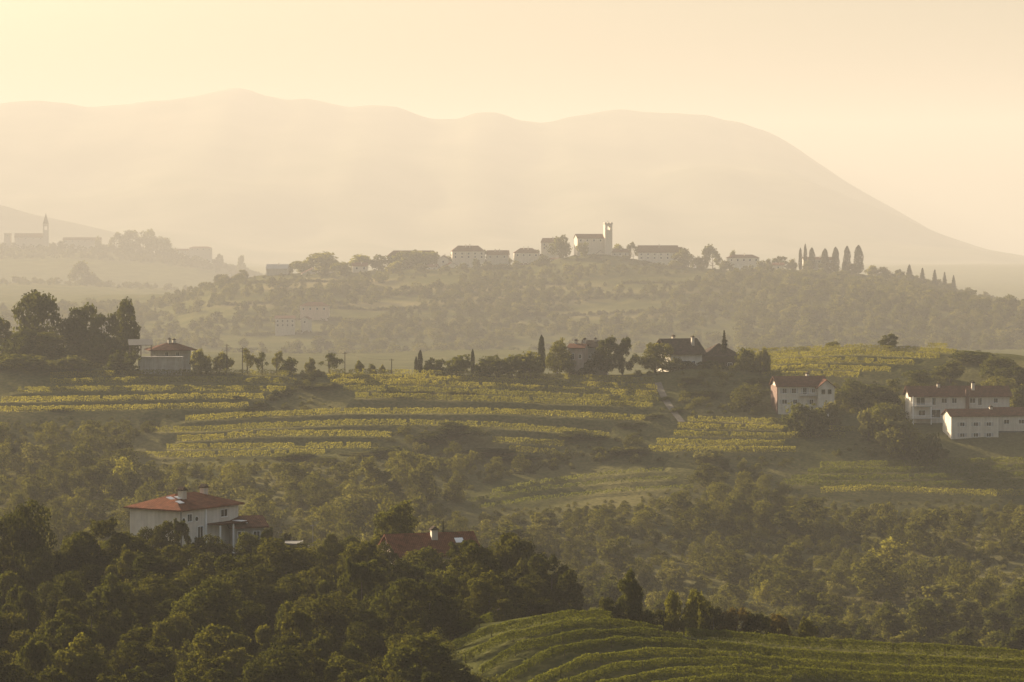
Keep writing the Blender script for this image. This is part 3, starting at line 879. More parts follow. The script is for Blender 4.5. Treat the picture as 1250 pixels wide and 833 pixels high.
for a, b, sw in ((-5.0, 2.0, 1.2), (-5.2, 3.7, 1.2), (-3.4, 3.6, 1.1)): skylight(v_roof, 14.6, 10.3, 6.4, 2.15, a, b, sw, .9, .75)
pr = slab(v_root, 'porch_roof', 'tile_brown', -.6, 6.6, -2.6, -.003, 3.75, 3.95)
slab(pr, 'skylight', 'white_paint', 4.9, 6.4, -2.5, -.6, 3.953, 4.0)
for xx in (-.4, 2.9, 6.3): slab(v_root, 'porch_post', 'white_paint', xx, xx+.2, -2.5, -2.3, -4, 3.75)
slab(v_root, 'pilaster', 'white_paint', -1.2, -.8, -.12, -.002, -4, 6.38)
slab(v_root, 'drainpipe', 'metal_dark', -7.25, -7.13, -.13, -.01, -4, 6.3)
house('annex', 'low brown roofed annex with dark eaves beside the hip roofed villa', 303, 643, 456, 40, 7, 3.0, 9, 'gable_x', 20, 'render_grey', 'tile_brown', [('f',-1.2,1.6,1.0,1.2),('f',1.4,1.6,1.0,1.2)], [], .7)
g_root = empty('garage', (xof(349, 449), 449, zof(679, 449)), R(4))
tag(g_root, 'flat roofed grey garage with two dark openings below the round topiary tree', 'garage')
mb = MB().box(-2.3,2.3,3.6,4,-2,1.75).box(-2.3,-2.0,0,3.6,-2,1.75).box(2.0,2.3,0,3.6,-2,1.75).box(-.25,.15,0,.4,-2,1.75)
mb.build('wall', M['render_grey'], g_root); slab(g_root, 'roof', 'gravel', -2.7, 2.7, -.5, 4.4, 1.753, 2.0)
slab(g_root, 'door', 'dark_wood', -1.98, -.27, 1.2, 1.3, -2, 1.74); slab(g_root, 'door', 'dark_wood', .17, 1.98, 1.2, 1.3, -2, 1.74)
rw = tag(slab(None, 'retaining_wall', 'stone', xof(366,452), xof(378,452), 451.6, 452.1, zof(690,452), zof(666,452)), 'short pale stone retaining wall next to the flat garage', 'wall')

# --- red roofed house half hidden by the near hedge
kB = 432 / F
h_root, h_roof, hw_ = house('cottage', 'long low cottage with brick red gabled roof and white chimney behind the bushy hedge', 534, 676, 432, 12.9/kB, 9.0, 5.2, 2.5/kB, 'gable_x', 18, 'render_pink', 'tile_red', [('l',1.5,3.4,1.0,1.2),('l',-1.8,3.4,1.0,1.2),('f',-3.5,2.6,1.1,1.3),('f',0,2.6,1.1,1.3),('f',3.5,2.6,1.1,1.3)], [], .7)
chimney(h_roof, .4, 3.2, 6.2, 8.5, .95)
def sky2(x, y, sw, sd):
    s = 2.5/4.5
    z0 = 5.2 + (y-sd/2)*s + .30; z1 = 5.2 + (y+sd/2)*s + .30
    MB().add([(x-sw/2,y-sd/2,z0),(x+sw/2,y-sd/2,z0),(x+sw/2,y+sd/2,z1),(x-sw/2,y+sd/2,z1),(x-sw/2,y-sd/2,z0+.1),(x+sw/2,y-sd/2,z0+.1),(x+sw/2,y+sd/2,z1+.1),(x-sw/2,y+sd/2,z1+.1)],
             [(0,3,2,1),(4,5,6,7),(0,1,5,4),(1,2,6,5),(2,3,7,6),(3,0,4,7)]).build('skylight', M['white_paint'], h_roof)
sky2(4.2, 2.4, 1.3, 1.0)

# --- white farmhouse with balcony (mid slope)
kC = 893 / F
f_root, f_roof, fw = house('farmhouse', 'white two-storey farmhouse with balcony, front gable and brick end wall above the lit vines', 979, 471, 893, 60, 9.5, 6.6, 10, 'gable_x', 7, 'render_white', 'tile_brown',
    [('f',-5.6,5.0,1.3,1.5),('f',-2.6,5.0,1.3,1.5),('f',.9,4.9,1.2,2.1),('f',3.6,4.9,1.0,1.4),('f',-5.6,1.6,1.5,1.3),('f',-2.2,1.6,1.3,1.3),('f',3.0,1.5,1.2,1.4)], [(3.0,5.5,.9)], .7, shutter='shutter_grey')
slab(f_root, 'end_wall', 'brick', -fw/2-.25, -fw/2-.003, .003, 9.4, -5, 6.5)
balcony(f_root, -.8, 5.2, 3.55)
wg = MB(); wx = fw/2 - .4; wg.prism([(wx-2.6,-5),(wx+2.6,-5),(wx+2.6,6.2),(wx,8.3),(wx-2.6,6.2)], 'y', -2.2, 3.9); wg.build('wing', M['render_white'], f_root)
wr = MB().prism([(wx-3.2,5.75),(wx,8.35),(wx+3.2,5.75),(wx+3.2,5.97),(wx,8.6),(wx-3.2,5.97)], 'y', -2.8, 3.8).build('wing_roof', M['tile_brown'], f_root)
for xx in (wx-1.0, wx+1.0):
    o = MB().box(xx-.6, xx+.6, -2.27, -2.203, 4.0, 5.5).build('window', M['shutter'], f_root); MB().box(xx-.5, xx+.5, -2.29, -2.271, 4.1, 5.4).build('pane', M['glass'], o)

# --- long house with balconies and the two white houses before it (right)
l_root, l_roof, lw = house('long_house', 'long white house with brown roof, deep balconies and garage below it', 1172, 483, 885, 122, 9.0, 10.6, 10, 'gable_x', 3, 'render_white', 'tile_brown',
    [('f',-12.4,8.9,2.6,2.2),('f',-8.2,8.8,1.0,2.2),('f',-5.0,9.0,1.6,1.4),('f',-1.8,9.0,1.4,1.4),('f',3.9,9.0,1.7,1.5),('f',6.2,8.7,1.1,2.2),('f',-12.0,5.2,2.0,1.6),('f',-7.6,5.0,2.8,2.4),('f',11.2,9.0,1.2,1.3)], [(-6.0,4.0,.8),(4.6,2.6,1.2)], .8)
balcony(l_root, -15.3, -9.3, 7.4, 1.8); balcony(l_root, -15.3, -8.6, 3.6, 2.0)
slab(l_root, 'terrace', 'concrete', -15.3, -4.6, -3.4, -.003, .3, .65)
slab(l_root, 'garage_door', 'dark_wood', -8.9, -4.9, -.12, -.003, -3.2, -.1); slab(l_root, 'garage_door', 'dark_wood', -14.2, -10.4, -.12, -.003, -3.2, -.1)
slab(l_root, 'balcony_column', 'white_paint', -15.25, -14.95, -1.75, -1.5, -4, 10.4); slab(l_root, 'balcony_column', 'white_paint', -9.55, -9.25, -1.75, -1.5, .65, 7.2)
slab(l_root, 'brick_pier', 'brick', 1.7, 2.8, -.45, -.003, -3, 12.6)
house('white_house', 'white two-storey house with six shuttered windows and pale lit gable end', 1190, 508, 868, 60, 8.5, 7.4, 7, 'gable_x', 9, 'render_white', 'tile_brown',
    row_wins('f', (-4.0, .3, 4.4), (4.9, 1.6), 1.4, 1.1), [(6.4,4.0,.7)], .5, shutter='shutter_grey')
j_root, _, jw = house('side_house', 'white side house over an open dark garage joined to the shuttered house', 1250, 507, 874, 66, 8.0, 4.6, 8, 'gable_x', 2, 'render_white', 'tile_brown',
    row_wins('f', (-5.4, -.8, 3.8), (2.6,), 1.6, 1.2), [], .6)
slab(j_root, 'garage_shade', 'metal_dark', -jw/2+.4, jw/2-.4, -.2, -.003, -3.6, -.25)  # dark slab on the wall stands for shade inside the open garage

# --- ridge farms
d_root, d_roof, dw = house('dark_roof_farmhouse', 'pale farmhouse under a broad dark roof beside a small spruce on the ridge', 838, 430, 943, 42, 13, 8.0, 15, 'gable_x', 22, 'render_white', 'tile_dark',
    [('f',-1.0,4.2,1.8,1.9),('f',-4.2,4.2,1.0,1.5),('f',2.6,4.2,1.0,1.5),('l',2.4,5.2,1.1,1.4),('l',-2.4,5.2,1.1,1.4)], [(-.8,8.5,.9),(3.8,3.2,.7)], 1.3)
slab(d_root, 'porch', 'dark_wood', -2.6, 1.4, -1.6, -.003, 2.4, 2.7)
house('barn', 'low dark barn with sagging hip roof behind the broad roofed farmhouse', 882, 436, 948, 44, 12, 5.0, 16, 'hip', 8, 'dark_wood', 'tile_dark', [('f',-3,2.4,1.4,1.2),('f',2.5,2.4,1.4,1.2)], [(2.5,6,.6)], 1.0)
house('pink_house', 'narrow pinkish ridge house with two chimneys next to the tall cypress', 703, 425, 940, 19, 8, 6.4, 4, 'gable_x', -14, 'render_pink', 'tile_brown', [('f',-1.2,3.6,1.1,1.9),('f',1.4,3.6,.8,1.3)], [(-.8,4,1.2),(1.9,4.5,1.6)], .6)
house('stone_barn', 'dark stone barn with low tiled roof between pinkish house and round trees', 726, 424, 946, 30, 9, 6.6, 7, 'gable_x', -5, 'stone', 'tile_dark', [('f',-1.5,3.4,.9,1.0),('f',2.2,3.4,.9,1.0)], [(0,4,.7)], .5)
house('farm_shed', 'flat grey shed with blank front at the top of the dim vines', 195, 437, 926, 53, 6, 5.2, 1.0, 'flat', 2, 'render_grey', 'gravel', [], [], .3, cat='shed')
house('tile_roof_farmhouse', 'farmhouse with low tiled roof and twin chimneys behind the flat shed', 211, 428, 938, 44, 9, 4.0, 9, 'hip', 14, 'render_grey', 'tile_brown', [('f',-2,2.8,1.0,1.2),('f',1.6,2.8,1.0,1.2)], [(-.6,4.2,1.1),(1.0,4.6,.9)], 2.2)
t_root = empty('tin_shelter', (xof(172, 930), 930, zof(430, 930)), R(10)); tag(t_root, 'lean-to shelter with sloping pale tin roof under the tall trees', 'shelter')
MB().prism([(-1,2.2),(5,3.9),(5,4.05),(-1,2.35)], 'x', -4, 4).build('roof', M['gravel'], t_root)
for xx in (-3.6, 0, 3.4):
    slab(t_root, 'post', 'dark_wood', xx, xx+.18, -.6, -.42, -3, 2.3); slab(t_root, 'post', 'dark_wood', xx, xx+.18, 4.4, 4.58, -3, 3.7)

# --- hilltop village, two and a half kilometres off
VY = 2500 * FK
def vh(name, label, px, eave, wpx, roofpx, hpx, kind='gable_x', rot=0, wall='render_cream', roof='tile_brown', Y=2500, d=11, nw=4, rows=1, chim=(), cat='house', over=.7, shutter=None):
    Y *= FK; d *= FK; k = Y / F; w = wpx * k; hh = hpx * k
    xs = [(-w/2 + w * (i + .5) / nw) for i in range(nw)]
    zs = [hh - 2.6 - 4.0 * r for r in range(rows)]
    wins = [('f', x, z, 1.7, 2.2) for z in zs for x in xs] if nw else []
    return house(name, label, px, eave, Y, wpx, d, hh, roofpx, kind, rot, wall, roof, wins, chim, over, cat=cat, base=-14)
vh('church', 'pale village church nave with slit windows beside its square battlemented tower', 721, 291, 33, 5, 24, 'gable_x', 12, 'render_cream', d=13, nw=4, rows=1, cat='church')
tw = empty('church_tower', (xof(742, VY+3), VY+3, zof(330, VY+3)), R(12)); tag(tw, 'square pale bell tower with battlements rising beside the village church', 'tower')
tH = zof(273, VY) - zof(330, VY)
m = MB().box(-4.3,4.3,-4.3,4.3,-10,tH-7.4).box(-4.3,-2.0,-4.3,4.3,tH-7.4,tH-3.2).box(2.0,4.3,-4.3,4.3,tH-7.4,tH-3.2).box(-4.3,4.3,-4.3,4.3,tH-3.2,tH-.9)
m.build('shaft', M['render_cream'], tw); slab(tw, 'cornice', 'stone', -4.8,4.8,-4.8,4.8,tH-.897,tH-.2)
for sx in (-4.6,-1.0,2.6): slab(tw, 'merlon', 'stone', sx, sx+2.0, -4.6, 4.6, tH-.197, tH+1.2)
MB().tube([(0,0,tH-.3),(0,0,tH+3.4)],[.22,.16],6).build('finial', M['metal_dark'], tw)
HS = [
 ('hall','long pale roofed hall at the low end of the village ridge',338,328,26,5,8,'gable_x',-4,'render_grey','concrete',0,1),
 ('village_house','small gabled house with pale front among trees at the low village end',382,334,26,6,9,'gable_y',10,'render_cream','tile_brown',2,1),
 ('village_house','long dark roofed house behind the rounded trees of the ridge',505,313,64,7,12,'hip',4,'render_grey','tile_brown',6,1),
 ('village_house','tiny white cottage standing lowest beneath the long dark roofed house',527,326,12,3,8,'gable_x',-8,'render_white','tile_brown',2,1),
 ('village_house','white cottage with low gable under the tall hipped house',552,325,16,4,8,'gable_y',12,'render_white','tile_brown',2,1),
 ('village_house','tall hipped house standing alone against the pale sky',572,307,40,7,17,'hip',6,'render_cream','tile_brown',5,2),
 ('village_house','plain house with shallow roof between hipped house and chimney house',607,311,26,5,13,'gable_x',-6,'render_grey','tile_brown',3,1),
 ('village_house','hipped house with two rooftop chimneys below the church hill',643,309,30,6,15,'hip',4,'render_cream','tile_brown',4,1),
 ('village_house','small bright house jutting below the chimney house',643,325,18,3,9,'gable_x',8,'render_white','tile_brown',2,1),
 ('village_house','high gabled house behind the round dark tree by the church',672,296,24,5,17,'gable_x',-18,'render_cream','tile_brown',3,2),
 ('village_house','long low white wall house just beneath the church',690,317,36,2,8,'gable_x',2,'render_white','tile_brown',5,1),
 ('village_house','narrow gabled house at the foot of the bell tower',733,310,10,4,10,'gable_y',6,'render_cream','tile_brown',1,1),
 ('village_house','plain low house right after the bell tower',757,308,20,4,12,'gable_x',3,'render_grey','tile_brown',3,1),
 ('village_house','broad white house with arcaded front and long roof',803,308,48,8,20,'gable_x',-3,'render_white','tile_brown',6,2),
 ('village_house','reddish flanking house tucked between arcaded house and conifer',822,309,26,7,18,'gable_x',14,'render_pink','tile_brown',3,2),
 ('village_house','wide pale house with flat hipped roof past the big round tree',908,315,38,4,14,'hip',4,'render_white','tile_brown',5,1),
 ('village_house','low cottage with red roof under the second dome of trees',440,325,18,4,8,'gable_x',8,'render_cream','tile_red',2,1),
 ('village_house','narrow house squeezed between long dark roof and tall hipped house',541,317,14,5,12,'gable_y',-6,'render_cream','tile_brown',1,1),
 ('village_house','low outbuilding with pale roof beneath the chimney house',622,328,22,3,8,'gable_x',-5,'render_grey','concrete',0,1),
 ('village_house','small gabled house under the high gabled house',664,322,16,4,9,'gable_y',10,'render_cream','tile_red',2,1),
 ('village_house','bright cottage standing lowest below the arcaded house',790,328,16,3,8,'gable_x',-10,'render_white','tile_brown',2,1),
 ('village_house','little house peeping from trees before the cypress row',950,324,14,3,8,'gable_x',-6,'render_cream','tile_red',1,1),
 ('village_house','pale house half hidden behind the row of cypresses',1000,317,38,3,10,'gable_x',2,'render_grey','tile_brown',5,1),
]
for (n, lb, px, ev, wp, rp, hp, kd, rt, wl, rf, nw, rows) in HS:
    vh(n, lb, px, ev, wp, rp, hp, kd, rt, wl, rf, nw=nw, rows=rows, chim=((2,5,1.2),(-3,5,1.0)) if 'chimney' in lb or 'hipped house s' in lb else ((1.5,5,1.0),), cat='hall' if n == 'hall' else 'house', Y=2500 + (18 if px in (822, 672, 505, 998) else -14 if ev > 322 or px == 690 else 0))
vh('village_house','white gabled house low on the wooded slope under the cypresses',1045,355,16,4,10,'gable_x',6,'render_white','tile_brown',Y=2290,nw=2)
vh('stable','long low stable with pale roof on the wooded slope',1073,359,40,3,7,'gable_x',3,'render_cream','concrete',Y=2280,nw=0,cat='stable')
vh('village_house','pinkish house with several roofs in mid slope fields',383,374,34,5,12,'hip',-5,'render_pink','tile_red',Y=2150,nw=4)
vh('village_house','white block house down the hazy slope under the pinkish house',348,389,24,3,9,'gable_x',4,'render_grey','tile_brown',Y=2080,nw=4,rows=2)
vh('village_house','small white house lowest on the hazy slope beside the white block',372,390,10,3,8,'gable_y',-8,'render_grey','tile_brown',Y=2085,nw=1)

# --- far ridge with the slim bell tower, four and a half kilometres off
FY = 4500 * FK
ct = empty('bell_tower', (xof(56, FY), FY, zof(305, FY)), R(8)); tag(ct, 'slim bell tower with pointed spire on the far misty ridge', 'tower')
h1 = zof(274, FY) - zof(305, FY); h2 = zof(260, FY) - zof(305, FY)
MB().box(-6,6,-6,6,-15,h1-12).box(-6,-3,-6,6,h1-12,h1-4).box(3,6,-6,6,h1-12,h1-4).box(-6,6,-6,6,h1-4,h1).build('shaft', M['render_grey'], ct)
slab(ct, 'cornice', 'stone', -6.8,6.8,-6.8,6.8,h1+.003,h1+1.4)
MB().add([(-5.8,-5.8,h1+1.4),(5.8,-5.8,h1+1.4),(5.8,5.8,h1+1.4),(-5.8,5.8,h1+1.4),(0,0,h2)],[(0,3,2,1),(0,1,4),(1,2,4),(2,3,4),(3,0,4)]).build('spire', M['tile_dark'], ct)
vh('far_church','low church nave joined to the slim bell tower on the far ridge',36,290,36,5,14,'gable_x',5,'render_grey','tile_brown',Y=4500,d=16,nw=4,cat='church')
vh('turret','stubby flat-topped turret at the edge of the far ridge',9,286,8,1,18,'flat',0,'stone','stone',Y=4500,d=9,nw=1,cat='turret')
vh('far_house','long house with shallow roof between far church and dome of trees',100,293,46,3,12,'gable_x',3,'render_grey','tile_brown',Y=4500,d=14,nw=6)
vh('far_house','low far house leaning against the dome of trees',218,306,24,2,9,'gable_x',2,'render_grey','tile_brown',Y=4500,d=12,nw=3)
vh('far_house','boxy far house with wide eaves at the ridge end',245,303,28,2,13,'hip',8,'render_grey','tile_brown',Y=4500,d=14,nw=4)

# ------------------------------------------------------------------ poles and wires on the ridge
PP = []
for (px, top, lb) in [(277,420,'thin timber utility pole between ridge hedge and lollipop trees'),(296,424,'dark leaning utility pole beside the lollipop tree'),(421,430,'utility pole in the gap before the cypress pair'),(478,438,'short utility pole standing just before the cypress pair')]:
    Y = 926; z = zat(xof(px, Y), Y)
    r = empty('utility_pole', (xof(px, Y), Y, z)); tag(r, lb, 'utility pole', 'utility poles along the ridge')
    H = zof(top, Y) - z
    MB().tube([(0,0,-1),(0,0,H)],[.17,.12],7).build('pole', M['dark_wood'], r)
    MB().box(-.8,.8,-.06,.06,H-.5,H-.36).build('crossarm', M['dark_wood'], r)
    PP.append(Vector((xof(px, Y), Y, z + H - .36)))
for i, (a, b) in enumerate(zip(PP[:-1], PP[1:])):
    m = MB()
    pts = [a.lerp(b, t/8) + Vector((0,0,-.6*math.sin(math.pi*t/8) + .03)) for t in range(9)]
    m.tube(pts, [.03]*9, 4)
    tag(m.build('power_cable', M['metal_dark']), ['sagging cable span from thin pole to dark leaning pole','long sagging cable span over the ridge bushes','cable span ending at the short pole by cypresses'][i], 'cable')
for (px, Y, top, lb) in [(382,451,640,'slim pole with bracket behind the flat garage'),(343,458,648,'slender lamp pole near the round topiary tree')]:
    z = zat(xof(px, Y), Y); r = empty('garden_pole', (xof(px, Y), Y, z)); H = zof(top, Y) - z
    MB().tube([(0,0,-1),(0,0,H)],[.07,.05],6).build('pole', M['metal_dark'], r); MB().box(-.5,.5,-.04,.04,H-.3,H-.22).build('bracket', M['metal_dark'], r)
    tag(r, lb, 'pole')

# ------------------------------------------------------------------ trees one can tell apart
def T(name, kind, px, top, Y, w, label, group=None, cat='tree', **kw): return tree_px(name, kind, px, top, Y, w, label, cat, group, **kw)
# tall trees by the farm at the ridge's end
for (px, top, Y, w, kd, lb) in [
    (-2,386,972,66,'mid_mid','dark tree cut by the frame beside the tallest ridge trees'),
    (44,356,976,66,'mid_mid','tallest broad tree of the dark group on the ridge end'),
    (92,373,970,58,'mid_dark','dark round tree in the middle of the ridge end group'),
    (119,384,966,46,'mid_mid','shorter tree filling the gap in the ridge end group'),
    (145,366,970,60,'mid_full','large leaning tree beside the tin shelter'),
    (22,402,952,60,'mid_full','lower leafy tree under the tallest ridge tree'),
    (68,406,950,56,'mid_full','low dark tree under the middle of the ridge end group'),
    (110,412,948,52,'mid_full','low dark tree under the shorter ridge end tree')]:
    T('ridge_tree', kd, px, top, Y, w, lb)
for (px, top, w, lb) in [(30,432,60,'wide dark bush at the foot of the ridge end trees'),(95,434,60,'second wide bush at the foot of the ridge end trees'),(150,428,40,'dark bush between leaning tree and flat shed'),(246,427,34,'rounded bush against the end of the flat shed')]:
    T('ridge_shrub', 'mid_bush', px, top, 924, w, lb)
for (px, top, w, kd, lb) in [
    (268,430,30,'mid_bush','dark rounded shrub next to the flat shed'),
    (302,425,17,'mid_open','lollipop shaped tree beside the dark leaning pole'),
    (320,430,17,'mid_open','pale airy little tree after the lollipop tree'),
    (338,429,16,'mid_open','upright dark bushy tree on the ridge path'),
    (353,436,24,'mid_bush','low wide shrub behind the upright bushy tree'),
    (380,437,15,'mid_bush','small round shrub at the top of the diagonal gully'),
    (402,431,26,'mid_open','spreading open tree above the diagonal gully'),
    (437,440,13,'mid_bush','pale wispy shrub after the spreading open tree'),
    (455,444,9,'mid_bush','tiny shrub before the cypress pair'),
    (468,445,9,'mid_bush','second tiny shrub just before the cypress pair'),
    (530,437,26,'mid_bush','round shrub right after the cypress pair'),
    (557,433,36,'mid_bush','wide bush before the lone slim cypress'),
    (596,434,40,'mid_bush','wide bush after the lone slim cypress'),
    (625,432,36,'mid_bush','dense bush in the long ridge hedge'),
    (648,428,34,'mid_bush','bush at the foot of the tallest ridge cypress'),
    (680,414,40,'mid_mid','rounded tree between tallest ridge cypress and pinkish house'),
    (739,412,34,'mid_dark','dark round tree hiding the stone barn'),
    (760,412,26,'mid_dark','dark egg shaped tree after the stone barn'),
    (800,419,46,'mid_mid','broad lit bush before the dark roofed farmhouse'),
    (822,437,30,'mid_bush','low bush at the dark roofed farmhouse gable'),
    (696,441,20,'mid_bush','low bush before the pinkish house'),(718,440,26,'mid_bush','bush hiding the foot of the stone barn'),(848,441,30,'mid_bush','low bush at the foot of the dark roofed farmhouse'),(872,440,34,'mid_bush','bush at the foot of the dark barn'),
    (912,424,24,'mid_bush','low shrub on the skyline beside the barn'),
    (935,424,22,'mid_bush','second low shrub on the skyline past the barn')]:
    T('ridge_shrub' if 'bush' in kd else 'small_tree', kd, px, top, 938 if px > 650 else 930, w, lb)
for (px, top, Y, w, lb) in [(513,427,934,7,'taller cypress of the pair on the ridge'),(508,435,932,5,'shorter cypress of the pair on the ridge'),(577,426,934,6,'lone slim cypress in the ridge hedge'),(661,408,936,10,'tallest ridge cypress near the pinkish house'),(1030,318,2420,6,'tall thin dark cypress below the village cypress row')]:
    T('cypress', 'cypress', px, top, Y, w, lb)
T('spruce', 'spruce', 884, 403, 950, 17, 'small tiered spruce behind the dark barn on the ridge')
T('spruce', 'spruce', 541, 634, 452, 12, 'narrow dark conifer behind the red cottage roof')
T('hill_tree', 'mid_dark', 1085, 408, 985, 24, 'single dark round tree on the crest of the vineyard hill')
T('hill_shrub', 'mid_bush', 1015, 417, 1000, 18, 'small dark shrub on the crest of the vineyard hill')
for (px, top, Y, w, kd, lb) in [
    (395,467,912,58,'mid_bush','big rounded bush on the terrace beside the diagonal gully'),
    (480,487,905,30,'mid_bush','dark bush under the third sunny terrace'),
    (520,490,905,34,'mid_bush','longer dark bush under the third sunny terrace'),
    (563,489,905,34,'mid_bush','dark thicket in the bank of the sunny terraces'),
    (286,483,895,22,'mid_open','young tree among the dim vines above the gully'),
    (350,491,900,16,'mid_bush','shrub at the foot of the diagonal gully'),
    (75,505,885,30,'mid_bush','shadowy bush in the dim vines'),
    (845,466,920,42,'mid_mid','tree by the farm track bend'),(858,482,908,40,'mid_bush','pale thicket beside the farm track'),
    (918,447,945,34,'mid_bush','dark rounded bush under the hilltop vines'),(812,484,902,16,'mid_bush','small bush crowding the upper bend of the farm track'),(826,497,890,18,'mid_bush','small bush crowding the lower end of the farm track'),
    (925,468,925,46,'mid_bush','wide bush between hilltop vines and white farmhouse'),
    (905,482,905,34,'mid_bush','bush left of the brick end wall'),
    (1048,462,905,60,'mid_mid','wide tree beside the white farmhouse gable'),(1075,470,895,50,'mid_dark','dark tree between the two white houses'),
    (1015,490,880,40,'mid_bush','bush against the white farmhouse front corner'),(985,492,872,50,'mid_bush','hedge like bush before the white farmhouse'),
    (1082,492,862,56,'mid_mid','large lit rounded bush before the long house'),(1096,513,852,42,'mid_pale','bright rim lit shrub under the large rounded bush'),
    (1060,500,865,36,'mid_bush','dark bush between white farmhouse and long house'),
    (1160,441,935,50,'mid_mid','broad tree just above the long house roof'),(1122,452,930,44,'mid_mid','bushy tree above the long house balcony end'),
    (1195,428,965,60,'mid_bush','scrub on the hill brow above the long house'),(1220,436,940,50,'mid_mid','leafy tree above the side house'),(1243,446,930,36,'mid_dark','dark tree at the hill end above the side house'),
    (1247,470,896,30,'mid_gold','sunlit round tree behind the side house roof'),(1132,528,846,30,'mid_bush','shrub below the long house terrace')]:
    T('slope_tree' if kd in ('mid_mid','mid_dark','mid_open','mid_gold') else 'slope_bush', kd, px, top, Y, w, lb)
# the dark clump in the middle of the terraces and the hedge running up from it
for (px, top, Y, w, kd, lb) in [
    (522,527,858,64,'mid_full','rounded tree leading the dark clump in mid slope'),(560,515,862,66,'mid_full','highest tree of the dark clump in mid slope'),
    (596,552,850,56,'mid_full','tree at the shaded end of the dark clump'),(632,560,846,60,'mid_full','low spreading tree after the dark clump'),
    (508,565,832,58,'mid_full','big bushy tree below the dark clump'),(548,560,838,56,'mid_full','dark tree under the highest tree of the clump'),
    (470,545,842,50,'mid_bush','bush on the sunny side of the dark clump'),(440,555,838,44,'mid_pale','pale bushy tree on the sunny side of the clump'),
    (700,526,864,42,'mid_mid','round tree at the start of the diagonal hedge'),(722,532,864,34,'mid_bush','bush in the diagonal hedge'),
    (748,510,884,30,'mid_dark','tree in the middle of the diagonal hedge'),(772,522,875,34,'mid_bush','dark bush beyond the middle of the diagonal hedge'),
    (800,508,884,34,'mid_bush','top bush of the diagonal hedge by the track'),(780,545,850,50,'mid_bush','bush at the edge of the dim meadow'),
    (745,545,850,40,'mid_bush','low bush above the dim meadow'),(868,548,845,46,'mid_bush','dark bush under the lit vine patch'),
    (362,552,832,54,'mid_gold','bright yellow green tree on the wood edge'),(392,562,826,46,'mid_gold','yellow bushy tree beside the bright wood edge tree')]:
    T('clump_tree' if kd in ('mid_mid','mid_dark','mid_gold','mid_full') else 'slope_bush', kd, px, top, Y, w, lb)
for k in range(9):
    t = k / 8; px = 388 - 92 * t; Y = hit(px, 460 + 48 * t, 880, 945)
    if Y: T('slope_bush', 'mid_bush', px, 453 + 49 * t - rng.uniform(0, 2), Y, 18, 'dark hedge bush growing in the diagonal gully between the vine fields', group='bushes in the diagonal gully')
# trees round the near houses
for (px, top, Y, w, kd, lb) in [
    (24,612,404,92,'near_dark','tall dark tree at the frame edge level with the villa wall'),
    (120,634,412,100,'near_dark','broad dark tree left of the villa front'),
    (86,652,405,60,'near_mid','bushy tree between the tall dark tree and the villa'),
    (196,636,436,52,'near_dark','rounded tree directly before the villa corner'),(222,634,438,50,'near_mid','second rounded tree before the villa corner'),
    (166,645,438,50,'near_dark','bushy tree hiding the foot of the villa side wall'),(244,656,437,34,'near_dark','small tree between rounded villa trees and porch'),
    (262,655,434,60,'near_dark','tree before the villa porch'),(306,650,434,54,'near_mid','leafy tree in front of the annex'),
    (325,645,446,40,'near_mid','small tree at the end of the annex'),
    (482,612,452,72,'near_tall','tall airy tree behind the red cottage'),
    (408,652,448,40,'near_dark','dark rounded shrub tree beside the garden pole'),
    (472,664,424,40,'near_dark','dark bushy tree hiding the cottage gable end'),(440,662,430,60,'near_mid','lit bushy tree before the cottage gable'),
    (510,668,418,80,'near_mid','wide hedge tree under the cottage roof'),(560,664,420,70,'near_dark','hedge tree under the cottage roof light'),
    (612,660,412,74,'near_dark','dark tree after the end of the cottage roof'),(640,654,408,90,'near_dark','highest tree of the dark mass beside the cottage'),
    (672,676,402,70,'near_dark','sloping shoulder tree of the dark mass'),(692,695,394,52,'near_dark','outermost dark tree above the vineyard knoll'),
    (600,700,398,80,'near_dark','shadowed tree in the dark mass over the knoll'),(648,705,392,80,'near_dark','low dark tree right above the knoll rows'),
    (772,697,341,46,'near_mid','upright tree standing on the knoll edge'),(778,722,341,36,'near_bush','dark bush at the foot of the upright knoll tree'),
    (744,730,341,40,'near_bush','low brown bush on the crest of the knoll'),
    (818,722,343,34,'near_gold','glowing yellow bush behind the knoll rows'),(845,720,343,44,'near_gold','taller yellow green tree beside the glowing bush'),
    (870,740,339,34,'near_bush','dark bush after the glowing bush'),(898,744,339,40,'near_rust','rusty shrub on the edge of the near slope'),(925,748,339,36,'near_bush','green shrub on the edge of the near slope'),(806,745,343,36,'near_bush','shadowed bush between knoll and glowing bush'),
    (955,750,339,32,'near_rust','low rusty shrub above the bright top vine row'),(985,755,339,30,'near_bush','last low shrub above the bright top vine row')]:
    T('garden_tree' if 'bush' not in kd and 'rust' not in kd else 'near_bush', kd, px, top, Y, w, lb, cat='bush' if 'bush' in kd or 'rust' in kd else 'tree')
tp_ = T('topiary_tree', 'near_dark', 355, 651, 456, 18, 'small round headed tree on a stem above the flat garage')

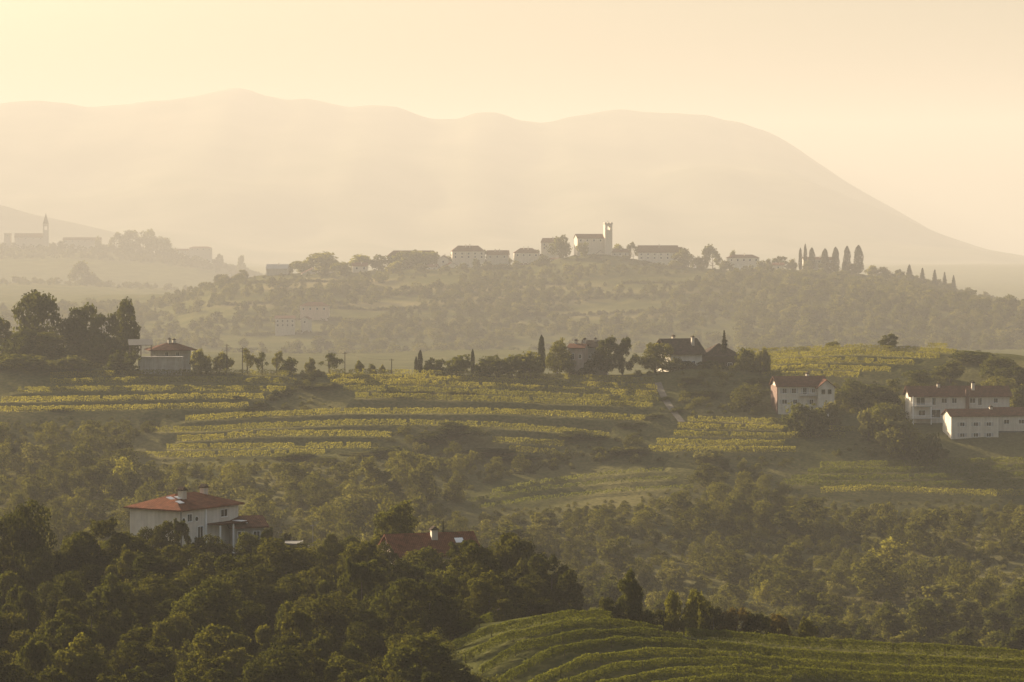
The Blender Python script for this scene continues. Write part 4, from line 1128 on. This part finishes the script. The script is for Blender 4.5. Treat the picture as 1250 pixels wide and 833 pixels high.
# village trees and skyline cypresses
for (px, top, w, lb) in [(685,287,26,'big round dark tree beside the high gabled village house'),(712,296,14,'tree before the church wall'),(745,303,10,'small tree at the bell tower foot'),
    (757,298,14,'tree behind the low house after the bell tower'),(773,296,16,'bushy tree at the arcaded house corner'),(835,303,24,'wide tree at the end of the arcaded house'),(870,299,28,'biggest round tree of the village skyline'),
    (893,306,14,'spiky tree over the wide pale house'),(938,316,14,'small skyline tree after the wide pale house'),(955,313,20,'bushy skyline tree before the cypress row'),(968,316,14,'skyline bush touching the cypress row'),
    (1062,324,16,'bush right after the cypress row'),(1078,326,20,'open branched tree on the skyline slope'),(1096,329,16,'bush before the row of small conifers'),
    (560,302,20,'tree beside the tall hipped house'),(590,305,16,'round tree hiding the hipped house end'),(620,312,16,'tree between two ridge houses'),(655,305,14,'tree above the chimney house roof'),
    (400,308,40,'wide dark dome of trees on the low village ridge'),(435,311,30,'second dome after the wide dark dome'),(465,311,30,'round tree before the long dark roofed house'),(500,306,34,'tree rising over the long dark roofed house'),(528,307,26,'tree at the end of the long dark roofed house'),
    (370,318,26,'low tree by the hall'),(350,324,18,'bush behind the hall')]:
    T('village_tree', 'far', px, top, 2480 if px in (685, 712, 835) else 2510, w, lb)
for (px, top, w, lb) in [(582,316,16,'low tree before the tall hipped house'),(566,321,14,'garden tree under the tall hipped house'),(596,319,16,'garden tree between two ridge houses'),(615,322,18,'garden tree before the chimney house'),(630,318,14,'small tree at the chimney house corner'),(664,312,18,'tree under the high gabled house'),(655,318,16,'dark tree before the small bright house'),(708,318,18,'tree just below the long white wall house'),(725,310,16,'round tree at the foot of the church'),(765,312,18,'tree below the plain low house'),(786,318,14,'tree at the arcaded house end wall'),(823,318,24,'bushy tree under the reddish house'),(848,315,16,'tree between reddish house and biggest round tree'),(885,318,20,'low tree beside the wide pale house'),(930,318,18,'bush at the wide pale house end'),(986,318,18,'bush under the tallest slim cypress'),(1012,320,22,'bush under the cypress row middle'),(1040,322,20,'bush under the second last cypress'),(545,324,14,'tree between two white cottages'),(513,322,16,'tree beside the tiny white cottage'),(480,319,22,'tree under the long dark roofed house'),(420,320,26,'tree under the second dome'),(392,326,20,'bush beside the small gabled house')]:
    T('village_tree', 'far', px, top, 2462, w, lb)
for i, (px, top, w, lb) in enumerate([(977,302,5,'short slim cypress that begins the village cypress row'),(983,297,5,'tallest slim cypress of the village row'),(991,302,9,'third cypress of the village row, full bodied'),(1007,303,10,'stout cypress in the middle of the village row'),(1020,301,10,'stout cypress just past the middle of the village row'),(1034,300,10,'second last cypress of the village row'),(1048,299,13,'broadest cypress that ends the village row')]):
    T('cypress', 'cypress', px, top, 2480, w, lb, group='cypresses in a row on the village skyline')
for i, (px, top, w) in enumerate([(1110,323,20),(1126,327,16),(1141,329,15),(1153,332,13),(1164,336,13)]):
    T('conifer', 'spruce', px, top, 2470, w, ['first and widest','second','middle','fourth and thinnest','last'][i] + ' conifer of the row descending the village skyline', 'conifers descending the skyline')
for (px, top, w, lb) in [(142,284,22,'tree at the near end of the far ridge dome'),(160,281,30,'tallest tree of the far ridge dome'),(180,280,30,'broad tree of the far ridge dome'),(198,289,26,'lower tree at the dome end on the far ridge'),(120,288,8,'pointed little tree beside the far long house'),(76,294,12,'bush beside the far long house'),(268,310,12,'bush after the boxy far house'),(293,312,16,'last clump on the far ridge')]:
    T('far_tree', 'far', px, top, 4480, w, lb)
T('field_tree', 'far', 95, 319, 3590, 34, 'single big tree standing out of the valley mist')
T('field_tree', 'far', 115, 334, 3590, 14, 'small tree beside the single big misty tree')

# ------------------------------------------------------------------ woods: the larger trees one by one, the rest as woodland
BLD = [(260,452,17),(303,456,8),(349,449,6),(534,434,11),(979,888,13),(1172,880,20),(1190,858,11),(1250,864,12)]
BLD = [(xof(a, b), b, r) for a, b, r in BLD]
def clear(x, Y): return all((x-a)**2 + (Y-b)**2 > r*r for a, b, r in BLD)
KNOLL = [(500,870),(545,760),(640,725),(740,725),(830,745),(900,750),(1300,775),(1300,1000),(480,1000)]
def ok_near(px, Y, x):
    if not clear(x, Y): return False
    if px > 470 and Y < 365 and px > 560 - (Y-300)*.4: return False
    if 530 < px < 560 and Y < 345: return False
    if 185 < px < 300 and 425 < Y: return False
    if 460 < px < 600 and Y > 415: return False
    return True
pts = darts(9000, -70, 600, 290, 460, 7.6, ok_near, 21)
pts.sort(key=lambda p: p[1])
KN = ['near_dark']*6 + ['near_mid']*5 + ['near_gold']
n_near = 0
for (px, Y, x) in pts:
    kd = rng.choice(KN)
    h = rng.uniform(6.5, 10.5) * (0.7 if kd in ('near_pale', 'near_gold') else 1); 
    if Y > 415: h *= .62
    tree('broadleaf_tree', kd, x, Y, h, h * rng.uniform(.85, 1.1),
         'leafy broadleaf tree in the dark wood below the villa and cottage', 'tree', 'trees of the dark wood below the villa')
    n_near += 1
# undergrowth between them
it = []
def ok_low(px, Y, x):
    if not clear(x, Y): return False
    if Y < 350: return px < min(596 - max(Y - 312, 0) * 2.4, 600)
    return ok_near(px, Y, x)
for (px, Y, x) in darts(7000, -70, 620, 285, 465, 3.2, ok_low, 22):
    v = rng.choice(VAR['near_bush'] + VAR['near_pale']); m = 0 if v in VAR['near_bush'] else 1
    it.append((v, x, Y, zat(x, Y) - .2, rng.uniform(.6, 1.1), rng.uniform(.55, 1.0), m))
stuff_mesh('undergrowth', it, [M['leaf_mid_shade'], M['leaf_mid']], .3)

VINES = [
    [(380,452),(812,460),(812,502),(430,500),(385,490)],
    [(215,506),(420,498),(800,498),(800,520),(700,545),(600,556),(500,512),(420,562),(150,562),(165,540)],
    [(-60,452),(370,450),(370,480),(300,510),(-60,512)],
    [(785,508),(1060,508),(1050,540),(980,556),(785,556)],
    [(900,415),(1185,415),(1150,440),(1060,466),(900,466)],
    [(550,606),(640,580),(740,566),(850,566),(860,592),(760,612),(560,628)],
    [(940,578),(1020,560),(1300,556),(1300,612),(1000,612)],
    [(798,462),(820,462),(845,520),(815,520)],
]
def ok_mid(px, Y, x):
    if Y < 575 and px < 640 + (575 - Y) * .6: return False
    py = pyof(px, Y)
    return clear(x, Y) and not any(inside(px, py, p) for p in VINES)
pts = darts(26000, -260, 1700, 470, 905, 7.2, ok_mid, 31)
pts = [p for p in pts if not (p[0] > 480 and p[1] > 640 and float(wob(np.array(p[2]), np.array(p[1]), .045, 12)) < -.34)]
pts = [p for p in pts if not (p[1] > 880 and p[0] < 900)]
pts.sort(key=lambda p: p[1])
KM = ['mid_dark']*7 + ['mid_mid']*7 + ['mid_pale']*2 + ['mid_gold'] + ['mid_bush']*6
items = []; n_mid = 0
def zone(px, Y):
    if Y < 700: return ('in the deep valley behind the near vineyards', 'trees in the deep valley')
    if px < 430: return ('in the hazy wood between villa and lower terraces', 'trees in the wood behind the villa')
    if px < 880: return ('in the wood around the dim meadow in mid slope', 'trees around the dim meadow')
    return ('in the shaded wood under the white farmhouses', 'trees under the white farmhouses')
BUD = 290 - n_near
pick = [p for p in pts if pyof(p[0], p[1]) < 765 or p[0] > 700]
def cap(px, Y, h):
    py = pyof(px, Y)
    while h > 1.2 and any(inside(px, py - h * F / Y, p) or inside(px, py - h * .6 * F / Y, p) for p in VINES[:7]): h *= .8
    return h
mids = [('mid_dark', 0), ('mid_mid', 1), ('mid_pale', 2), ('mid_gold', 3), ('mid_bush', 1)]
for i, (px, Y, x) in enumerate(pts):
    kd = rng.choice(KM) if 200 < px < 600 or rng.random() < .45 else 'mid_dark'  # more dark-leaved trees at both sides, standing in for missing shade
    h = (2.4 + 8.5 * rng.random() ** 2.0) * (.6 if kd == 'mid_bush' else 1) * (1 + .35 * float(wob(np.array(x), np.array(Y), .05, 14)))
    h = cap(px, Y, h)
    w = h * rng.uniform(.75, 1.35) * (1.4 if kd == 'mid_bush' else 1)
    vis = not (px < 690 and pyof(px, Y) - 30 > 690 + max(0, (300 - px) * 0))
    if vis and -70 < px < 1320 and n_mid < BUD and kd != 'mid_bush':
        a, g = zone(px, Y)
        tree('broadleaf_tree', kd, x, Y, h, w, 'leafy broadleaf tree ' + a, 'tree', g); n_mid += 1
    else:
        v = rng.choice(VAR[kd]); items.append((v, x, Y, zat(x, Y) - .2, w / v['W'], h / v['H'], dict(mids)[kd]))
for (px, Y, x) in darts(20000, -220, 1600, 470, 935, 3.6, ok_mid, 32):
    v = rng.choice(VAR['mid_bush']); s = rng.uniform(.45, 1.0); s = min(s, cap(px, Y, s * 3) / 3)
    items.append((v, x, Y, zat(x, Y) - .3, s, s * rng.uniform(.6, 1.1), rng.choice([0, 1, 1, 2])))
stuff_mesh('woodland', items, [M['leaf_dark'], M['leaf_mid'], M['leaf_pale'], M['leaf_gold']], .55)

# far slopes: woods as one mass
def ok_far(px, Y, x):
    py = pyof(px, Y)
    d = wob(np.array(x), np.array(Y), 0.022, 4) + .6 * wob(np.array(x), np.array(Y), 0.06, 5)
    Y /= FK
    if px > 900 and Y < 2330: return True
    if Y > 2470 and 300 < px < 1070: return False
    if Y > 2425: return d > -.3
    return d > (-.2 if px > 560 else -.06)
items = []
for (px, Y, x) in darts(34000, -160, 1500, 1860*FK, 2530*FK, 15, ok_far, 41):
    v = rng.choice(VAR['far']); h = rng.uniform(5, 13) * (1.25 if px > 900 and Y < 2330*FK else .45 if Y > 2415*FK and 300 < px < 1070 else 1)
    items.append((v, x, Y, zat(x, Y) - .6, h * rng.uniform(.9, 1.3) / v['W'], h / v['H'], rng.choice([0, 0, 1, 1, 1, 2])))
for (px, Y, x) in darts(6000, -160, 360, 4360*FK, 4540*FK, 19, lambda px, Y, x: True, 42):
    v = rng.choice(VAR['far']); h = rng.uniform(6, 14)
    items.append((v, x, Y, zat(x, Y) - .6, h * 1.2 / v['W'], h / v['H'], 0))
for (px, Y, x) in darts(3000, -60, 420, 3480*FK, 3640*FK, 32, lambda px, Y, x: True, 43):
    v = rng.choice(VAR['far']); h = rng.uniform(5, 12)
    items.append((v, x, Y, zat(x, Y) - .6, h * 1.3 / v['W'], h / v['H'], 1))
for (py, a, b) in [(346,300,420),(352,420,640),(358,330,520),(364,520,760),(371,260,420),(377,400,700),(384,620,860),(392,280,520),(400,500,800),(345,640,700),(348,760,900),(410,300,620),(340,900,960)]:
    for px in np.arange(a, b, 2.2):
        Y = hit(px, py + 2 * math.sin(px * .03), 1880*FK, 2520*FK, 60)
        if Y is None or rng.random() < .12: continue
        v = rng.choice(VAR['far']); x = xof(px, Y); h = rng.uniform(2.2, 5.0)
        items.append((v, x, Y, zat(x, Y) - .4, h * 1.3 / v['W'], h / v['H'], rng.choice([0, 1, 1, 2])))
stuff_mesh('far_woods', items, [M['leaf_dark'], M['leaf_mid'], M['leaf_pale']], .7)
print('trees near', n_near, 'mid', n_mid)
